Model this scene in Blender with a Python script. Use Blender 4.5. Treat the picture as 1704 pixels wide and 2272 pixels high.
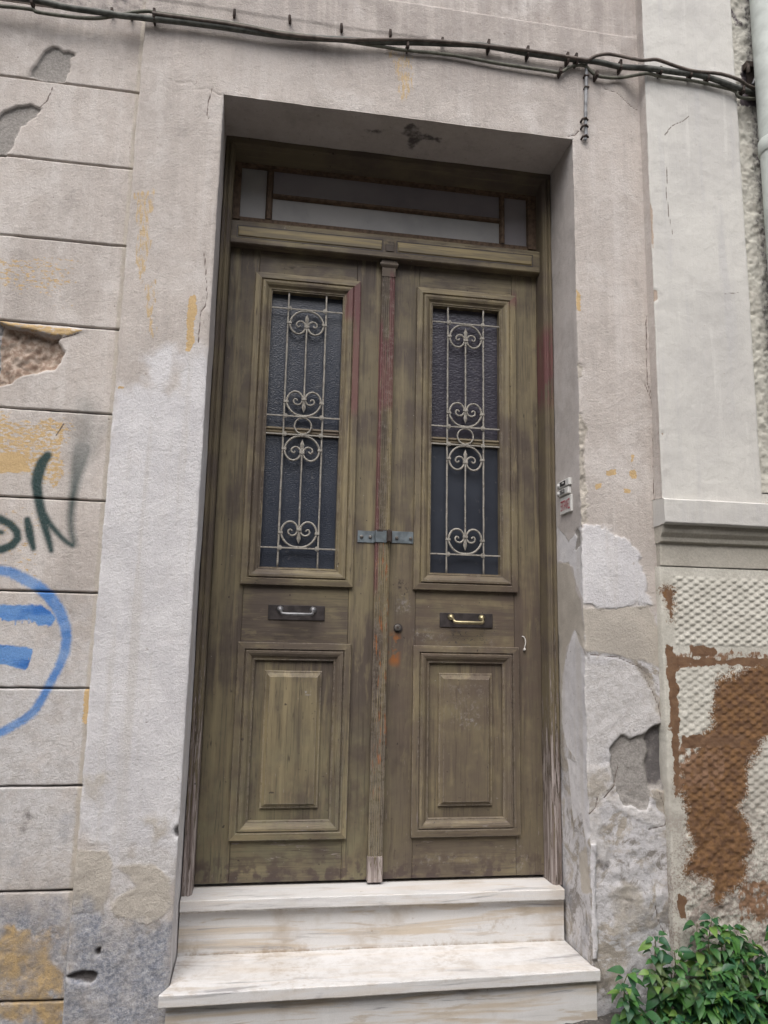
import bpy, math, random
import numpy as np
from mathutils import Vector, Matrix
random.seed(7)
for _o in list(bpy.data.objects): bpy.data.objects.remove(_o)
SC = bpy.context.scene
COL = SC.collection
R = math.radians
# ------------------------------------------------------------------ camera
cam = bpy.data.cameras.new('camera'); CAM = bpy.data.objects.new('camera', cam); COL.objects.link(CAM)
cam.sensor_fit = 'VERTICAL'; cam.sensor_height = 24.0; cam.sensor_width = 18.0
cam.lens = 24.0 * 1716.38 / 2272.0
cam.clip_start = 0.05; cam.clip_end = 500
cr = Vector((0.9864978, -0.16253892, 0.02007985)); cu = Vector((-0.04701427, -0.16360817, 0.9854045)); cf = Vector((0.15688135, 0.9730434, 0.16904075))
CAM.matrix_world = Matrix(((cr.x, cu.x, -cf.x, 0.1986098), (cr.y, cu.y, -cf.y, -2.50955609), (cr.z, cu.z, -cf.z, 0.81178376), (0, 0, 0, 1)))
SC.camera = CAM
# ------------------------------------------------------------------ world, sun, exposure
SUN_EL, SUN_AZ = R(58), R(200)          # azimuth clockwise from +Y: high, in front of the wall, a little left
world = bpy.data.worlds.new('World'); SC.world = world; world.use_nodes = True
wn = world.node_tree; bg = wn.nodes['Background']
sky = wn.nodes.new('ShaderNodeTexSky'); sky.sky_type = 'NISHITA'; sky.sun_disc = False
sky.sun_elevation = SUN_EL; sky.sun_rotation = SUN_AZ; sky.air_density = 1.0; sky.dust_density = 4.0; sky.ozone_density = 1.0
hs = wn.nodes.new('ShaderNodeHueSaturation'); hs.inputs['Saturation'].default_value = 0.38
wn.links.new(sky.outputs[0], hs.inputs['Color']); wn.links.new(hs.outputs[0], bg.inputs['Color'])
bg.inputs['Strength'].default_value = 0.09
sl = bpy.data.lights.new('sun', 'SUN'); sl.energy = 0.7; sl.angle = R(50); sl.color = (1.0, 0.95, 0.9)
so = bpy.data.objects.new('sun', sl); COL.objects.link(so)
sd = Vector((math.sin(SUN_AZ) * math.cos(SUN_EL), math.cos(SUN_AZ) * math.cos(SUN_EL), math.sin(SUN_EL)))
so.rotation_euler = sd.to_track_quat('Z', 'Y').to_euler()
SC.view_settings.view_transform = 'Standard'; SC.view_settings.look = 'None'
SC.view_settings.gamma = 1.0; SC.view_settings.use_curve_mapping = False
SC.view_settings.exposure = 1.45
# ------------------------------------------------------------------ measured outlines (metres, on the surface they belong to)
D={
'L_grey':[[(-0.663,2.71),(-0.615,2.814),(-0.59,2.837),(-0.568,2.839),(-0.555,2.828),(-0.517,2.824),(-0.512,2.812),(-0.532,2.8),(-0.529,2.748),(-0.542,2.705),(-0.605,2.705)],[(-0.773,2.489),(-0.736,2.553),(-0.717,2.574),(-0.69,2.592),(-0.657,2.603),(-0.644,2.612),(-0.625,2.601),(-0.606,2.595),(-0.622,2.564),(-0.668,2.52),(-0.686,2.45),(-0.704,2.402),(-0.764,2.398)]],
'L_hole':[[(-0.763,1.784),(-0.733,1.825),(-0.664,1.814),(-0.635,1.802),(-0.58,1.796),(-0.523,1.788),(-0.495,1.781),(-0.466,1.789),(-0.478,1.766),(-0.464,1.73),(-0.464,1.694),(-0.483,1.673),(-0.526,1.663),(-0.586,1.639),(-0.61,1.614),(-0.643,1.6),(-0.704,1.607),(-0.759,1.678)]],
'L_flake':[[(-0.665,1.821),(-0.581,1.816),(-0.484,1.815),(-0.399,1.813),(-0.433,1.795),(-0.466,1.784),(-0.495,1.783),(-0.58,1.796),(-0.663,1.805)]],
'L_yellow':[[(-0.743,2.059),(-0.549,2.078),(-0.44,2.051),(-0.447,1.97),(-0.507,1.925),(-0.728,1.911)],[(-0.688,1.507),(-0.553,1.51),(-0.423,1.507),(-0.405,1.345),(-0.452,1.295),(-0.523,1.326),(-0.669,1.322)],[(-0.66,1.229),(-0.487,1.231),(-0.443,1.111),(-0.45,0.97),(-0.637,1.006)],[(-0.601,1.876),(-0.463,1.905),(-0.459,1.858),(-0.584,1.839)]],
'L_yellow2':[[(-0.675,1.387),(-0.555,1.387),(-0.526,1.33),(-0.576,1.32),(-0.669,1.322)],[(-0.307,0.655),(-0.29,0.658),(-0.292,0.558),(-0.305,0.565)]],
'L_ochre':[[(-0.561,0.012),(-0.376,-0.006),(-0.3,-0.021),(-0.282,-0.296),(-0.53,-0.283)]],
'green':[[(-0.479,1.384,0.0269),(-0.493,1.361,0.0342),(-0.502,1.324,0.0367),(-0.504,1.292,0.0342),(-0.495,1.245,0.0293),(-0.481,1.199,0.0293),(-0.465,1.148,0.024),(-0.451,1.11,0.0204),(-0.442,1.08,0.0156)],[(-0.472,1.192,0.022),(-0.456,1.167,0.0204),(-0.44,1.149,0.018),(-0.414,1.122,0.0156),(-0.395,1.107,0.0149),(-0.38,1.099,0.0147)],[(-0.377,1.103,0.0171),(-0.378,1.113,0.0171),(-0.388,1.146,0.0159),(-0.393,1.185,0.0171),(-0.393,1.224,0.0196),(-0.392,1.256,0.0232),(-0.389,1.29,0.0281),(-0.386,1.33,0.0367),(-0.381,1.371,0.0498),(-0.376,1.411,0.0598)],[(-0.521,1.174,0.0204),(-0.515,1.151,0.0264),(-0.508,1.123,0.0259),(-0.495,1.085,0.0165)],[(-0.659,1.155,0.0259),(-0.63,1.174,0.0259),(-0.601,1.173,0.0259),(-0.571,1.159,0.0252),(-0.549,1.137,0.0235),(-0.544,1.114,0.024),(-0.558,1.093,0.0259),(-0.585,1.079,0.0259),(-0.62,1.075,0.0259)],[(-0.612,1.134,0.0141),(-0.592,1.131,0.0144)]],
'greenfade':[[(-0.375,1.395,0.0573),(-0.372,1.449,0.0659),(-0.372,1.506,0.0648),(-0.376,1.555,0.0598)],[(-0.348,1.399,0.0149),(-0.335,1.452,0.0174),(-0.32,1.496,0.0199)]],
'blue':[[(-0.601,1.013,0.0259),(-0.586,1.014,0.0272),(-0.554,1.009,0.0298),(-0.51,0.988,0.033),(-0.469,0.967,0.0323),(-0.432,0.935,0.0343),(-0.402,0.895,0.033),(-0.381,0.849,0.0303),(-0.373,0.808,0.0277),(-0.376,0.767,0.0277),(-0.39,0.721,0.0233),(-0.409,0.678,0.022),(-0.426,0.635,0.022),(-0.448,0.593,0.0233),(-0.476,0.567,0.0228),(-0.51,0.546,0.0228),(-0.538,0.53,0.0228),(-0.576,0.525,0.0228),(-0.645,0.55,0.0224),(-0.705,0.602,0.0224),(-0.742,0.669,0.0236),(-0.759,0.752,0.0236),(-0.756,0.837,0.0236),(-0.73,0.918,0.0241),(-0.68,0.983,0.0254),(-0.632,1.008,0.0254),(-0.601,1.013,0.0259)]],
'bluebar':[[(-0.718,0.908),(-0.464,0.914),(-0.429,0.894),(-0.409,0.87),(-0.415,0.864),(-0.424,0.848),(-0.459,0.851),(-0.47,0.86),(-0.486,0.867),(-0.52,0.864),(-0.55,0.861),(-0.572,0.871),(-0.648,0.868),(-0.724,0.871)],[(-0.686,0.791),(-0.564,0.789),(-0.468,0.78),(-0.469,0.749),(-0.478,0.728),(-0.482,0.713),(-0.503,0.719),(-0.524,0.724),(-0.558,0.732),(-0.635,0.735),(-0.685,0.738)]],
'drips':[[(-0.567,0.873,0.0047),(-0.565,0.861,0.0031)],[(-0.549,0.873,0.0047),(-0.547,0.857,0.0031)],[(-0.53,0.874,0.0046),(-0.527,0.85,0.0031)],[(-0.521,0.874,0.0046),(-0.519,0.859,0.003)],[(-0.511,0.874,0.0047),(-0.508,0.855,0.0031)],[(-0.501,0.874,0.0047),(-0.499,0.862,0.0031)],[(-0.492,0.875,0.0047),(-0.489,0.854,0.0031)],[(-0.481,0.875,0.0047),(-0.479,0.857,0.0031)],[(-0.461,0.875,0.0047),(-0.458,0.847,0.0031)],[(-0.45,0.876,0.0047),(-0.448,0.853,0.0031)],[(-0.435,0.876,0.0047),(-0.432,0.843,0.0031)],[(-0.428,0.876,0.0047),(-0.425,0.854,0.0032)]],
'S_white':[[(-0.291,1.583),(-0.276,1.611),(-0.193,1.628),(-0.2,1.728),(-0.162,1.762),(-0.112,1.774),(-0.115,1.719),(-0.115,1.614),(-0.092,1.619),(-0.085,1.726),(-0.032,1.77),(0.028,1.747),(0.101,0.436),(0.016,0.178),(-0.096,0.206),(-0.184,0.182),(-0.303,0.247),(-0.353,0.834)],[(1.29,1.223),(1.31,1.239),(1.381,1.231),(1.456,1.199),(1.5,1.164),(1.518,1.109),(1.541,0.985),(1.543,0.969),(1.472,0.96),(1.422,0.943),(1.381,0.946),(1.34,0.956),(1.283,0.959)]],
'S_pale':[[(1.279,0.781),(1.4,0.771),(1.465,0.754),(1.528,0.695),(1.562,0.635),(1.565,0.568),(1.522,0.539),(1.456,0.517),(1.392,0.517),(1.359,0.481),(1.349,0.402),(1.27,0.388)],[(1.291,0.289),(1.345,0.289),(1.335,0.205),(1.365,0.177),(1.356,0.122),(1.288,0.192)],[(1.37,0.324),(1.426,0.337),(1.512,0.301),(1.572,0.271),(1.567,0.232),(1.509,0.237),(1.447,0.266),(1.4,0.288)],[(1.29,0.268),(1.33,0.289),(1.345,0.268),(1.338,0.205),(1.358,0.191),(1.304,0.206)],[(-0.294,0.21),(-0.004,0.191),(0.001,0.103),(-0.181,0.145),(-0.285,0.11)],[(-0.178,0.108),(-0.116,0.118),(-0.149,0.057),(-0.183,0.046)]],
'S_tan':[[(1.283,0.954),(1.381,0.946),(1.472,0.958),(1.539,0.966),(1.572,0.877),(1.593,0.741),(1.515,0.77),(1.433,0.791),(1.304,0.807)],[(-0.311,0.412),(-0.214,0.411),(-0.215,0.341),(-0.303,0.323)],[(-0.115,0.288),(-0.034,0.291),(-0.03,0.23),(-0.064,0.205),(-0.086,0.25)],[(-0.3,0.21),(-0.198,0.198),(-0.18,0.132),(-0.188,0.071),(-0.204,0.035),(-0.285,0.031)],[(-0.172,0.151),(-0.132,0.166),(-0.06,0.155),(-0.015,0.116),(-0.008,0.053),(-0.016,0.019),(-0.069,-0.004),(-0.165,0.015),(-0.185,0.034),(-0.169,0.07),(-0.114,0.1)],[(1.294,0.431),(1.373,0.43),(1.395,0.373),(1.353,0.288),(1.291,0.289)],[(1.347,0.067),(1.471,0.064),(1.497,-0.073),(1.356,-0.122)]],
'S_yellow':[[(-0.058,1.962),(-0.046,1.955),(-0.045,1.883),(-0.053,1.827),(-0.045,1.796),(-0.06,1.752),(-0.072,1.757),(-0.071,1.825),(-0.078,1.848),(-0.074,1.936)],[(1.391,1.434),(1.43,1.44),(1.438,1.424),(1.412,1.412),(1.395,1.418)],[(1.484,1.443),(1.507,1.447),(1.509,1.415),(1.492,1.41),(1.482,1.429)],[(1.354,1.382),(1.381,1.391),(1.379,1.37),(1.355,1.364)],[(1.457,1.374),(1.484,1.371),(1.483,1.358),(1.463,1.36)],[(1.302,2.112),(1.316,2.087),(1.314,2.026),(1.3,2.033)],[(-0.277,1.622),(-0.257,1.619),(-0.258,1.61),(-0.276,1.611)],[(1.492,1.504),(1.509,1.5),(1.499,1.471),(1.487,1.463)]],
'S_yellowm':[[(-0.279,2.299),(-0.207,2.324),(-0.205,1.964),(-0.248,1.96)],[(-0.236,1.993),(-0.178,1.999),(-0.17,1.777),(-0.2,1.79)],[(0.581,2.988),(0.692,2.986),(0.678,2.796),(0.636,2.772)]],
'S_mould':[[(-0.298,0.038),(-0.204,0.029),(-0.171,0.007),(-0.068,-0.019),(0.007,0.016),(0.027,-0.299),(-0.307,-0.282)],[(1.276,-0.289),(1.58,-0.303),(1.576,-0.382),(1.274,-0.366)]],
'S_grey':[[(1.38,0.481),(1.4,0.51),(1.432,0.528),(1.456,0.517),(1.489,0.526),(1.539,0.554),(1.565,0.564),(1.576,0.517),(1.577,0.429),(1.563,0.357),(1.514,0.358),(1.505,0.287),(1.425,0.309),(1.405,0.344),(1.381,0.43)]],
'S_dark':[[(1.505,0.517),(1.538,0.549),(1.565,0.558),(1.576,0.502),(1.577,0.429),(1.563,0.36),(1.514,0.358),(1.504,0.43),(1.519,0.473)],[(1.318,0.15),(1.357,0.142),(1.37,0.08),(1.339,0.074),(1.32,0.109)],[(1.391,0.011),(1.439,0.03),(1.445,-0.017),(1.405,-0.05)]],
'S_hole':[[(-0.287,-0.139),(-0.265,-0.132),(-0.241,-0.127),(-0.216,-0.129),(-0.203,-0.137),(-0.206,-0.152),(-0.22,-0.16),(-0.251,-0.153),(-0.27,-0.148)],[(-0.011,0.257),(-0.001,0.265),(0.004,0.232),(-0.007,0.232),(-0.013,0.245)],[(-0.211,-0.072),(-0.2,-0.067),(-0.199,-0.084),(-0.208,-0.086)]],
'S_chip':[[(1.291,1.64),(1.311,1.637),(1.317,1.601),(1.329,1.585),(1.323,1.543),(1.315,1.526),(1.32,1.42),(1.325,1.356),(1.317,1.323),(1.33,1.308),(1.313,1.294),(1.325,1.244),(1.292,1.235)],[(1.296,1.834),(1.316,1.816),(1.315,1.776),(1.298,1.767)]],
'S_ridge':[[(1.293,0.192),(1.319,0.191),(1.319,0.081),(1.312,0.027),(1.321,-0.067),(1.317,-0.16),(1.294,-0.159),(1.296,0.014)]],
'S_crack':[[(-0.04,2.736),(-0.052,2.681),(-0.055,2.627),(-0.048,2.616)],[(-0.034,2.111),(-0.021,2.031),(-0.014,1.966),(-0.019,1.918),(-0.031,1.9),(-0.033,1.789)],[(1.572,2.032),(1.565,1.77),(1.584,1.72),(1.573,1.304)],[(1.432,2.955),(1.488,2.944),(1.542,2.893),(1.575,2.878)],[(1.32,0.793),(1.417,0.786),(1.498,0.754),(1.561,0.695)],[(1.554,1.769),(1.57,1.728),(1.582,1.686)],[(1.513,0.724),(1.558,0.635),(1.572,0.561)],[(1.549,0.35),(1.572,0.286),(1.566,0.243),(1.509,0.23)],[(1.354,0.331),(1.395,0.373),(1.413,0.43)],[(1.294,0.275),(1.322,0.303),(1.331,0.331)],[(1.523,-0.006),(1.529,-0.047),(1.551,-0.089)],[(1.28,2.726),(1.308,2.735),(1.326,2.757)],[(-0.19,2.743),(-0.151,2.737),(-0.113,2.748),(-0.088,2.72),(-0.058,2.733),(-0.01,2.71)],[(1.376,0.025),(1.438,0.01),(1.436,-0.044)]],
'V_tan':[[(0.227,1.124),(0.121,1.117),(0.073,1.045),(0.019,0.963),(-0.009,0.811),(0.017,0.811),(0.081,0.88),(0.153,0.81),(0.204,0.713),(0.221,0.522),(0.264,0.517)],[(0.102,0.139),(0.028,0.171),(0.0,0.041),(0.072,0.02)]],
'V_white':[[(0.078,0.879),(0.033,0.853),(-0.001,0.796),(-0.022,0.722),(-0.008,0.418),(0.068,0.42),(0.182,0.48),(0.211,0.554),(0.205,0.681),(0.18,0.762),(0.136,0.826)],[(0.172,0.435),(-0.016,0.433),(-0.01,0.222),(0.027,0.185),(0.058,0.277),(0.135,0.232)],[(0.216,1.267),(0.117,1.195),(0.003,1.243),(-0.004,0.978),(0.036,1.011),(0.089,1.102),(0.222,1.132)]],
'D_brown':[[(1.874,0.776),(2.304,0.799),(2.278,0.521),(1.94,0.521),(1.887,0.462),(1.856,0.374),(1.837,0.288),(1.846,0.217),(1.852,0.104),(1.827,0.056),(1.761,0.03),(1.72,0.004),(1.691,0.067),(1.614,0.103),(1.637,0.179),(1.613,0.249),(1.617,0.334),(1.598,0.434),(1.699,0.506),(1.728,0.579),(1.75,0.684),(1.813,0.745)],[(1.588,1.016),(1.612,1.013),(1.611,0.916),(1.601,0.916),(1.589,0.954)]],
'D_brownm':[[(1.579,0.817),(1.649,0.81),(1.675,0.828),(1.758,0.826),(1.766,0.808),(1.817,0.815),(2.307,0.83),(2.301,0.774),(1.58,0.759)],[(1.58,0.762),(1.613,0.76),(1.618,0.348),(1.593,0.334),(1.585,0.434)],[(1.578,0.521),(1.8,0.535),(1.756,0.347),(1.595,0.377)],[(1.804,0.064),(2.238,0.095),(2.218,-0.116),(1.796,-0.06)]],
'D_brownh':[[(1.585,0.826),(1.603,0.826),(1.615,0.79),(1.714,0.79),(2.311,0.797),(2.308,0.772),(1.623,0.763),(1.615,0.727),(1.614,0.579),(1.617,0.434),(1.594,0.348),(1.588,0.434),(1.584,0.638),(1.58,0.756)],[(1.669,0.824),(1.76,0.826),(1.761,0.793),(1.678,0.793)],[(1.592,1.016),(1.61,1.013),(1.609,0.921),(1.599,0.914),(1.596,0.969)],[(1.622,0.535),(1.85,0.536),(1.831,0.497),(1.624,0.499)],[(1.587,0.035),(1.613,0.028),(1.613,-0.04),(1.591,-0.04)]],
'P_flaw':[[(1.575,2.116),(1.591,2.108),(1.593,2.073),(1.575,2.063)],[(1.582,1.574),(1.595,1.572),(1.588,1.555)],[(1.574,2.494),(1.59,2.422),(1.583,2.258),(1.575,2.33)]],
'P_crack':[[(1.649,2.746),(1.679,2.789),(1.727,2.818),(1.756,2.842)],[(1.652,2.615),(1.644,2.502),(1.652,2.411),(1.662,2.339)],[(1.861,2.122),(1.92,2.132)]],
'soff':[[(0.524,0.085),(0.585,0.092),(0.579,0.106),(0.532,0.102)],[(0.657,0.059),(0.674,0.017),(0.704,0.037),(0.72,0.073),(0.818,0.081),(0.809,0.118),(0.746,0.114),(0.713,0.171),(0.678,0.172),(0.683,0.107),(0.645,0.091)]],
'cable_main':[(-9,0.008,2.62),(-4,0.008,2.74),(-2,0.008,2.84),(-1.18,-0.024,2.949),(-0.846,-0.024,2.961),(-0.673,-0.024,2.963),(-0.607,-0.024,2.96),(-0.54,-0.024,2.952),(-0.406,-0.024,2.952),(-0.361,-0.024,2.95),(-0.27,-0.024,2.955),(-0.117,-0.024,2.961),(-0.007,-0.024,2.962),(0.151,-0.024,2.961),(0.248,-0.024,2.964),(0.411,-0.024,2.981),(0.56,-0.024,2.996),(0.73,-0.024,3.019),(0.816,-0.024,3.029),(0.955,-0.024,3.042),(1.115,-0.024,3.037),(1.277,-0.024,3.037),(1.35,-0.024,3.041),(1.405,-0.024,3.043),(1.489,-0.024,3.037),(1.582,-0.074,3.003),(1.694,-0.074,3.004),(1.788,-0.074,3.005),(1.863,-0.074,2.995),(1.957,-0.074,2.974),(2.042,-0.024,3.007),(2.11,-0.024,2.997),(2.309,-0.024,2.986)],
'cable_low':[(-9,0.012,2.52),(-4,0.012,2.66),(-2,0.012,2.8),(-1.175,-0.016,2.88),(-0.844,-0.016,2.923),(-0.759,-0.016,2.929),(-0.658,-0.016,2.932),(-0.635,-0.016,2.925),(-0.525,-0.016,2.925),(-0.444,-0.016,2.933),(-0.378,-0.016,2.955),(-0.319,-0.016,2.979),(-0.274,-0.016,2.99),(-0.25,-0.016,2.989),(-0.166,-0.016,2.99),(-0.009,-0.016,2.991),(0.086,-0.016,2.987),(0.183,-0.016,2.981),(0.313,-0.016,2.983),(0.461,-0.016,2.983),(0.562,-0.016,2.982),(0.646,-0.016,2.981),(0.818,-0.016,2.989),(0.993,-0.016,2.982),(1.171,-0.016,2.981),(1.246,-0.016,2.981),(1.283,-0.016,3.008),(1.326,-0.016,3.024),(1.353,-0.016,3.022),(1.389,-0.016,2.993),(1.435,-0.016,2.988),(1.501,-0.016,2.998),(1.549,-0.066,2.979),(1.586,-0.066,2.988),(1.641,-0.066,2.983),(1.773,-0.066,2.984),(1.886,-0.066,2.975),(1.943,-0.066,2.966),(1.967,-0.062,2.945),(2.096,-0.016,2.991),(2.318,-0.016,3.013)],
'cable_loop':[(-0.258,-0.034,2.968),(-0.163,-0.034,2.969),(-0.007,-0.034,2.97),(0.087,-0.034,2.967),(0.183,-0.034,2.961),(0.312,-0.034,2.964),(0.41,-0.034,2.972),(0.727,-0.034,3.02),(1.111,-0.034,3.039),(1.327,-0.034,3.035),(1.355,-0.034,3.037),(1.383,-0.034,3.057),(1.429,-0.034,3.074),(1.476,-0.034,3.076),(1.541,-0.084,3.025),(1.578,-0.084,3.031),(1.615,-0.084,3.037),(1.689,-0.084,3.021),(1.763,-0.084,3.011),(1.877,-0.084,3.016),(1.952,-0.084,3.002),(2.019,-0.044,3.018),(2.112,-0.034,3.006),(2.298,-0.034,2.946)],
'stub':[(1.356,-0.012,3.046),(1.356,-0.012,2.993),(1.352,-0.012,2.905),(1.348,-0.012,2.808),(1.348,-0.012,2.732),(1.342,-0.012,2.709)],
'hooks':[(0.02,3.036),(0.218,3.045),(0.407,3.041),(0.589,3.047),(0.786,3.046),(-0.404,2.997),(-0.337,2.994),(-0.244,3.037)],
'clips':[(0.962,3.043),(1.116,3.04),(1.275,3.038),(1.31,3.04),(1.491,3.04),(1.628,2.999),(1.753,3.003),(1.825,3.0),(1.972,2.967),(-0.656,2.952),(-0.253,2.97),(0.652,2.993),(1.245,2.979),(1.391,2.986)],
'pipe':[(2.032,3.356),(2.023,2.573)],
'bracket':[(2.053,3.133),(2.103,3.141),(2.047,3.041)]}

# ------------------------------------------------------------------ helpers
def tag(o, label=None, cat=None, group=None, kind=None):
    if label: o['label'] = label
    if cat: o['category'] = cat
    if group: o['group'] = group
    if kind: o['kind'] = kind
    return o
def thing(name, loc, label, cat, group=None):
    o = bpy.data.objects.new(name, None); o.location = loc; o.empty_display_size = .1
    COL.objects.link(o); return tag(o, label, cat, group, 'thing')
def link(name, me, mat, parent=None, label=None, kind=None):
    """children keep world coordinates in their mesh; the object offset cancels the parent's"""
    o = bpy.data.objects.new(name, me); COL.objects.link(o)
    if mat and not me.materials: me.materials.append(mat)
    if parent is not None:
        o.parent = parent; t = Vector((0, 0, 0)); p = parent
        while p is not None: t += p.location; p = p.parent
        o.location = -t
    return tag(o, label, None, None, kind)
def mesh(name, v, f, smooth=False):
    me = bpy.data.meshes.new(name); me.from_pydata([tuple(map(float, p)) for p in v], [], f); me.update()
    if smooth: me.polygons.foreach_set('use_smooth', [True] * len(me.polygons))
    return me
_rng = np.random.RandomState(11)
LAT = _rng.rand(8, 256, 256)
def vn(x, y, s, k=0):
    x = np.asarray(x) * s + 37.3 * k + 500; y = np.asarray(y) * s + 91.7 * k + 500
    xi = np.floor(x).astype(int); yi = np.floor(y).astype(int); fx = x - xi; fy = y - yi
    fx = fx * fx * (3 - 2 * fx); fy = fy * fy * (3 - 2 * fy); L_ = LAT[k % 8]
    a = L_[xi % 256, yi % 256]; b = L_[(xi + 1) % 256, yi % 256]; c = L_[xi % 256, (yi + 1) % 256]; d = L_[(xi + 1) % 256, (yi + 1) % 256]
    return (a * (1 - fx) + b * fx) * (1 - fy) + (c * (1 - fx) + d * fx) * fy - .5
def fbm(x, y, s, k=0, o=4):
    r = 0; a = 1
    for i in range(o): r = r + a * vn(x, y, s * 2 ** i, k + i); a *= .5
    return r
def sdf(X, Z, poly):
    P_ = np.array(poly); n = len(P_); d = np.full(X.shape, 1e9); ins = np.zeros(X.shape, bool)
    for i in range(n):
        a = P_[i]; b = P_[(i + 1) % n]; e = b - a; wx = X - a[0]; wz = Z - a[1]
        t = np.clip((wx * e[0] + wz * e[1]) / (e @ e + 1e-12), 0, 1)
        d = np.minimum(d, np.hypot(wx - e[0] * t, wz - e[1] * t))
        c = (a[1] > Z) != (b[1] > Z)
        with np.errstate(divide='ignore', invalid='ignore'):
            ins ^= c & (X < (b[0] - a[0]) * (Z - a[1]) / (b[1] - a[1] + 1e-12) + a[0])
    return np.where(ins, -d, d)
def _box(X, Z, pts, m):
    p = np.array([q[:2] for q in pts])
    return (X > p[:, 0].min() - m) & (X < p[:, 0].max() + m) & (Z > p[:, 1].min() - m) & (Z < p[:, 1].max() + m)
def pmask(X, Z, polys, soft=.01, wob=.008, ws=25, k=1):
    M = np.zeros(X.shape)
    for p in polys:
        s = _box(X, Z, p, soft + wob * 2)
        if s.any():
            x, z = X[s], Z[s]
            M[s] = np.maximum(M[s], np.clip(.5 - (sdf(x, z, p) + fbm(x, z, ws, k) * wob) / soft, 0, 1))
    return M
def smask(X, Z, strokes, soft=.006, fade=1.0):
    M = np.zeros(X.shape)
    for st in strokes:
        s = _box(X, Z, st, .15)
        if not s.any(): continue
        x, z = X[s], Z[s]; d = np.full(x.shape, 1e9)
        for (ax, az, aw), (bx, bz, bw) in zip(st[:-1], st[1:]):
            ex, ez = bx - ax, bz - az
            t = np.clip(((x - ax) * ex + (z - az) * ez) / (ex * ex + ez * ez + 1e-12), 0, 1)
            d = np.minimum(d, np.hypot(x - ax - ex * t, z - az - ez * t) - (aw + (bw - aw) * t) / 2)
        M[s] = np.maximum(M[s], np.clip(.5 - d / soft, 0, 1) * fade)
    return M
def lines(X, Z, pls, w):
    M = np.zeros(X.shape)
    xx = X + .004 * fbm(X, Z, 45, 3)
    return smask(xx, Z, [[(a, b, w) for a, b in p] for p in pls], w)
def grid(name, A, B, pos, mat, parent=None, attrs=None, keep=None, label=None, kind=None, flip=False):
    """A, B: 1-D coordinate lists; pos(U, V) -> x, y, z arrays; keep(U, V at cell centre) -> bool"""
    U, V = np.meshgrid(A, B, indexing='ij')
    x, y, z = pos(U, V)
    na, nb = len(A), len(B)
    idx = np.arange(na * nb).reshape(na, nb)
    q = np.stack([idx[:-1, :-1], idx[1:, :-1], idx[1:, 1:], idx[:-1, 1:]], -1)
    if keep is not None:
        uc = (U[:-1, :-1] + U[1:, 1:]) / 2; vc = (V[:-1, :-1] + V[1:, 1:]) / 2
        q = q[keep(uc, vc)]
    q = q.reshape(-1, 4)
    if flip: q = q[:, ::-1]
    used = np.unique(q); mp = np.full(na * nb, -1); mp[used] = np.arange(len(used)); q = mp[q]
    co = np.stack([x.ravel(), y.ravel(), z.ravel()], -1)[used].astype(np.float32)
    me = bpy.data.meshes.new(name)
    me.vertices.add(len(co)); me.vertices.foreach_set('co', co.ravel())
    me.loops.add(q.size); me.loops.foreach_set('vertex_index', q.ravel().astype(np.int32))
    me.polygons.add(len(q)); me.polygons.foreach_set('loop_start', np.arange(0, q.size, 4, dtype=np.int32))
    me.polygons.foreach_set('loop_total', np.full(len(q), 4, np.int32))
    me.polygons.foreach_set('use_smooth', np.ones(len(q), bool))
    me.update(calc_edges=True); me.validate()
    if attrs:
        for n, arr in attrs.items():
            if np.max(arr) <= 0: continue
            at = me.attributes.new(n, 'FLOAT', 'POINT'); at.data.foreach_set('value', arr.ravel()[used].astype(np.float32))
    return link(name, me, mat, parent, label, kind)
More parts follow.
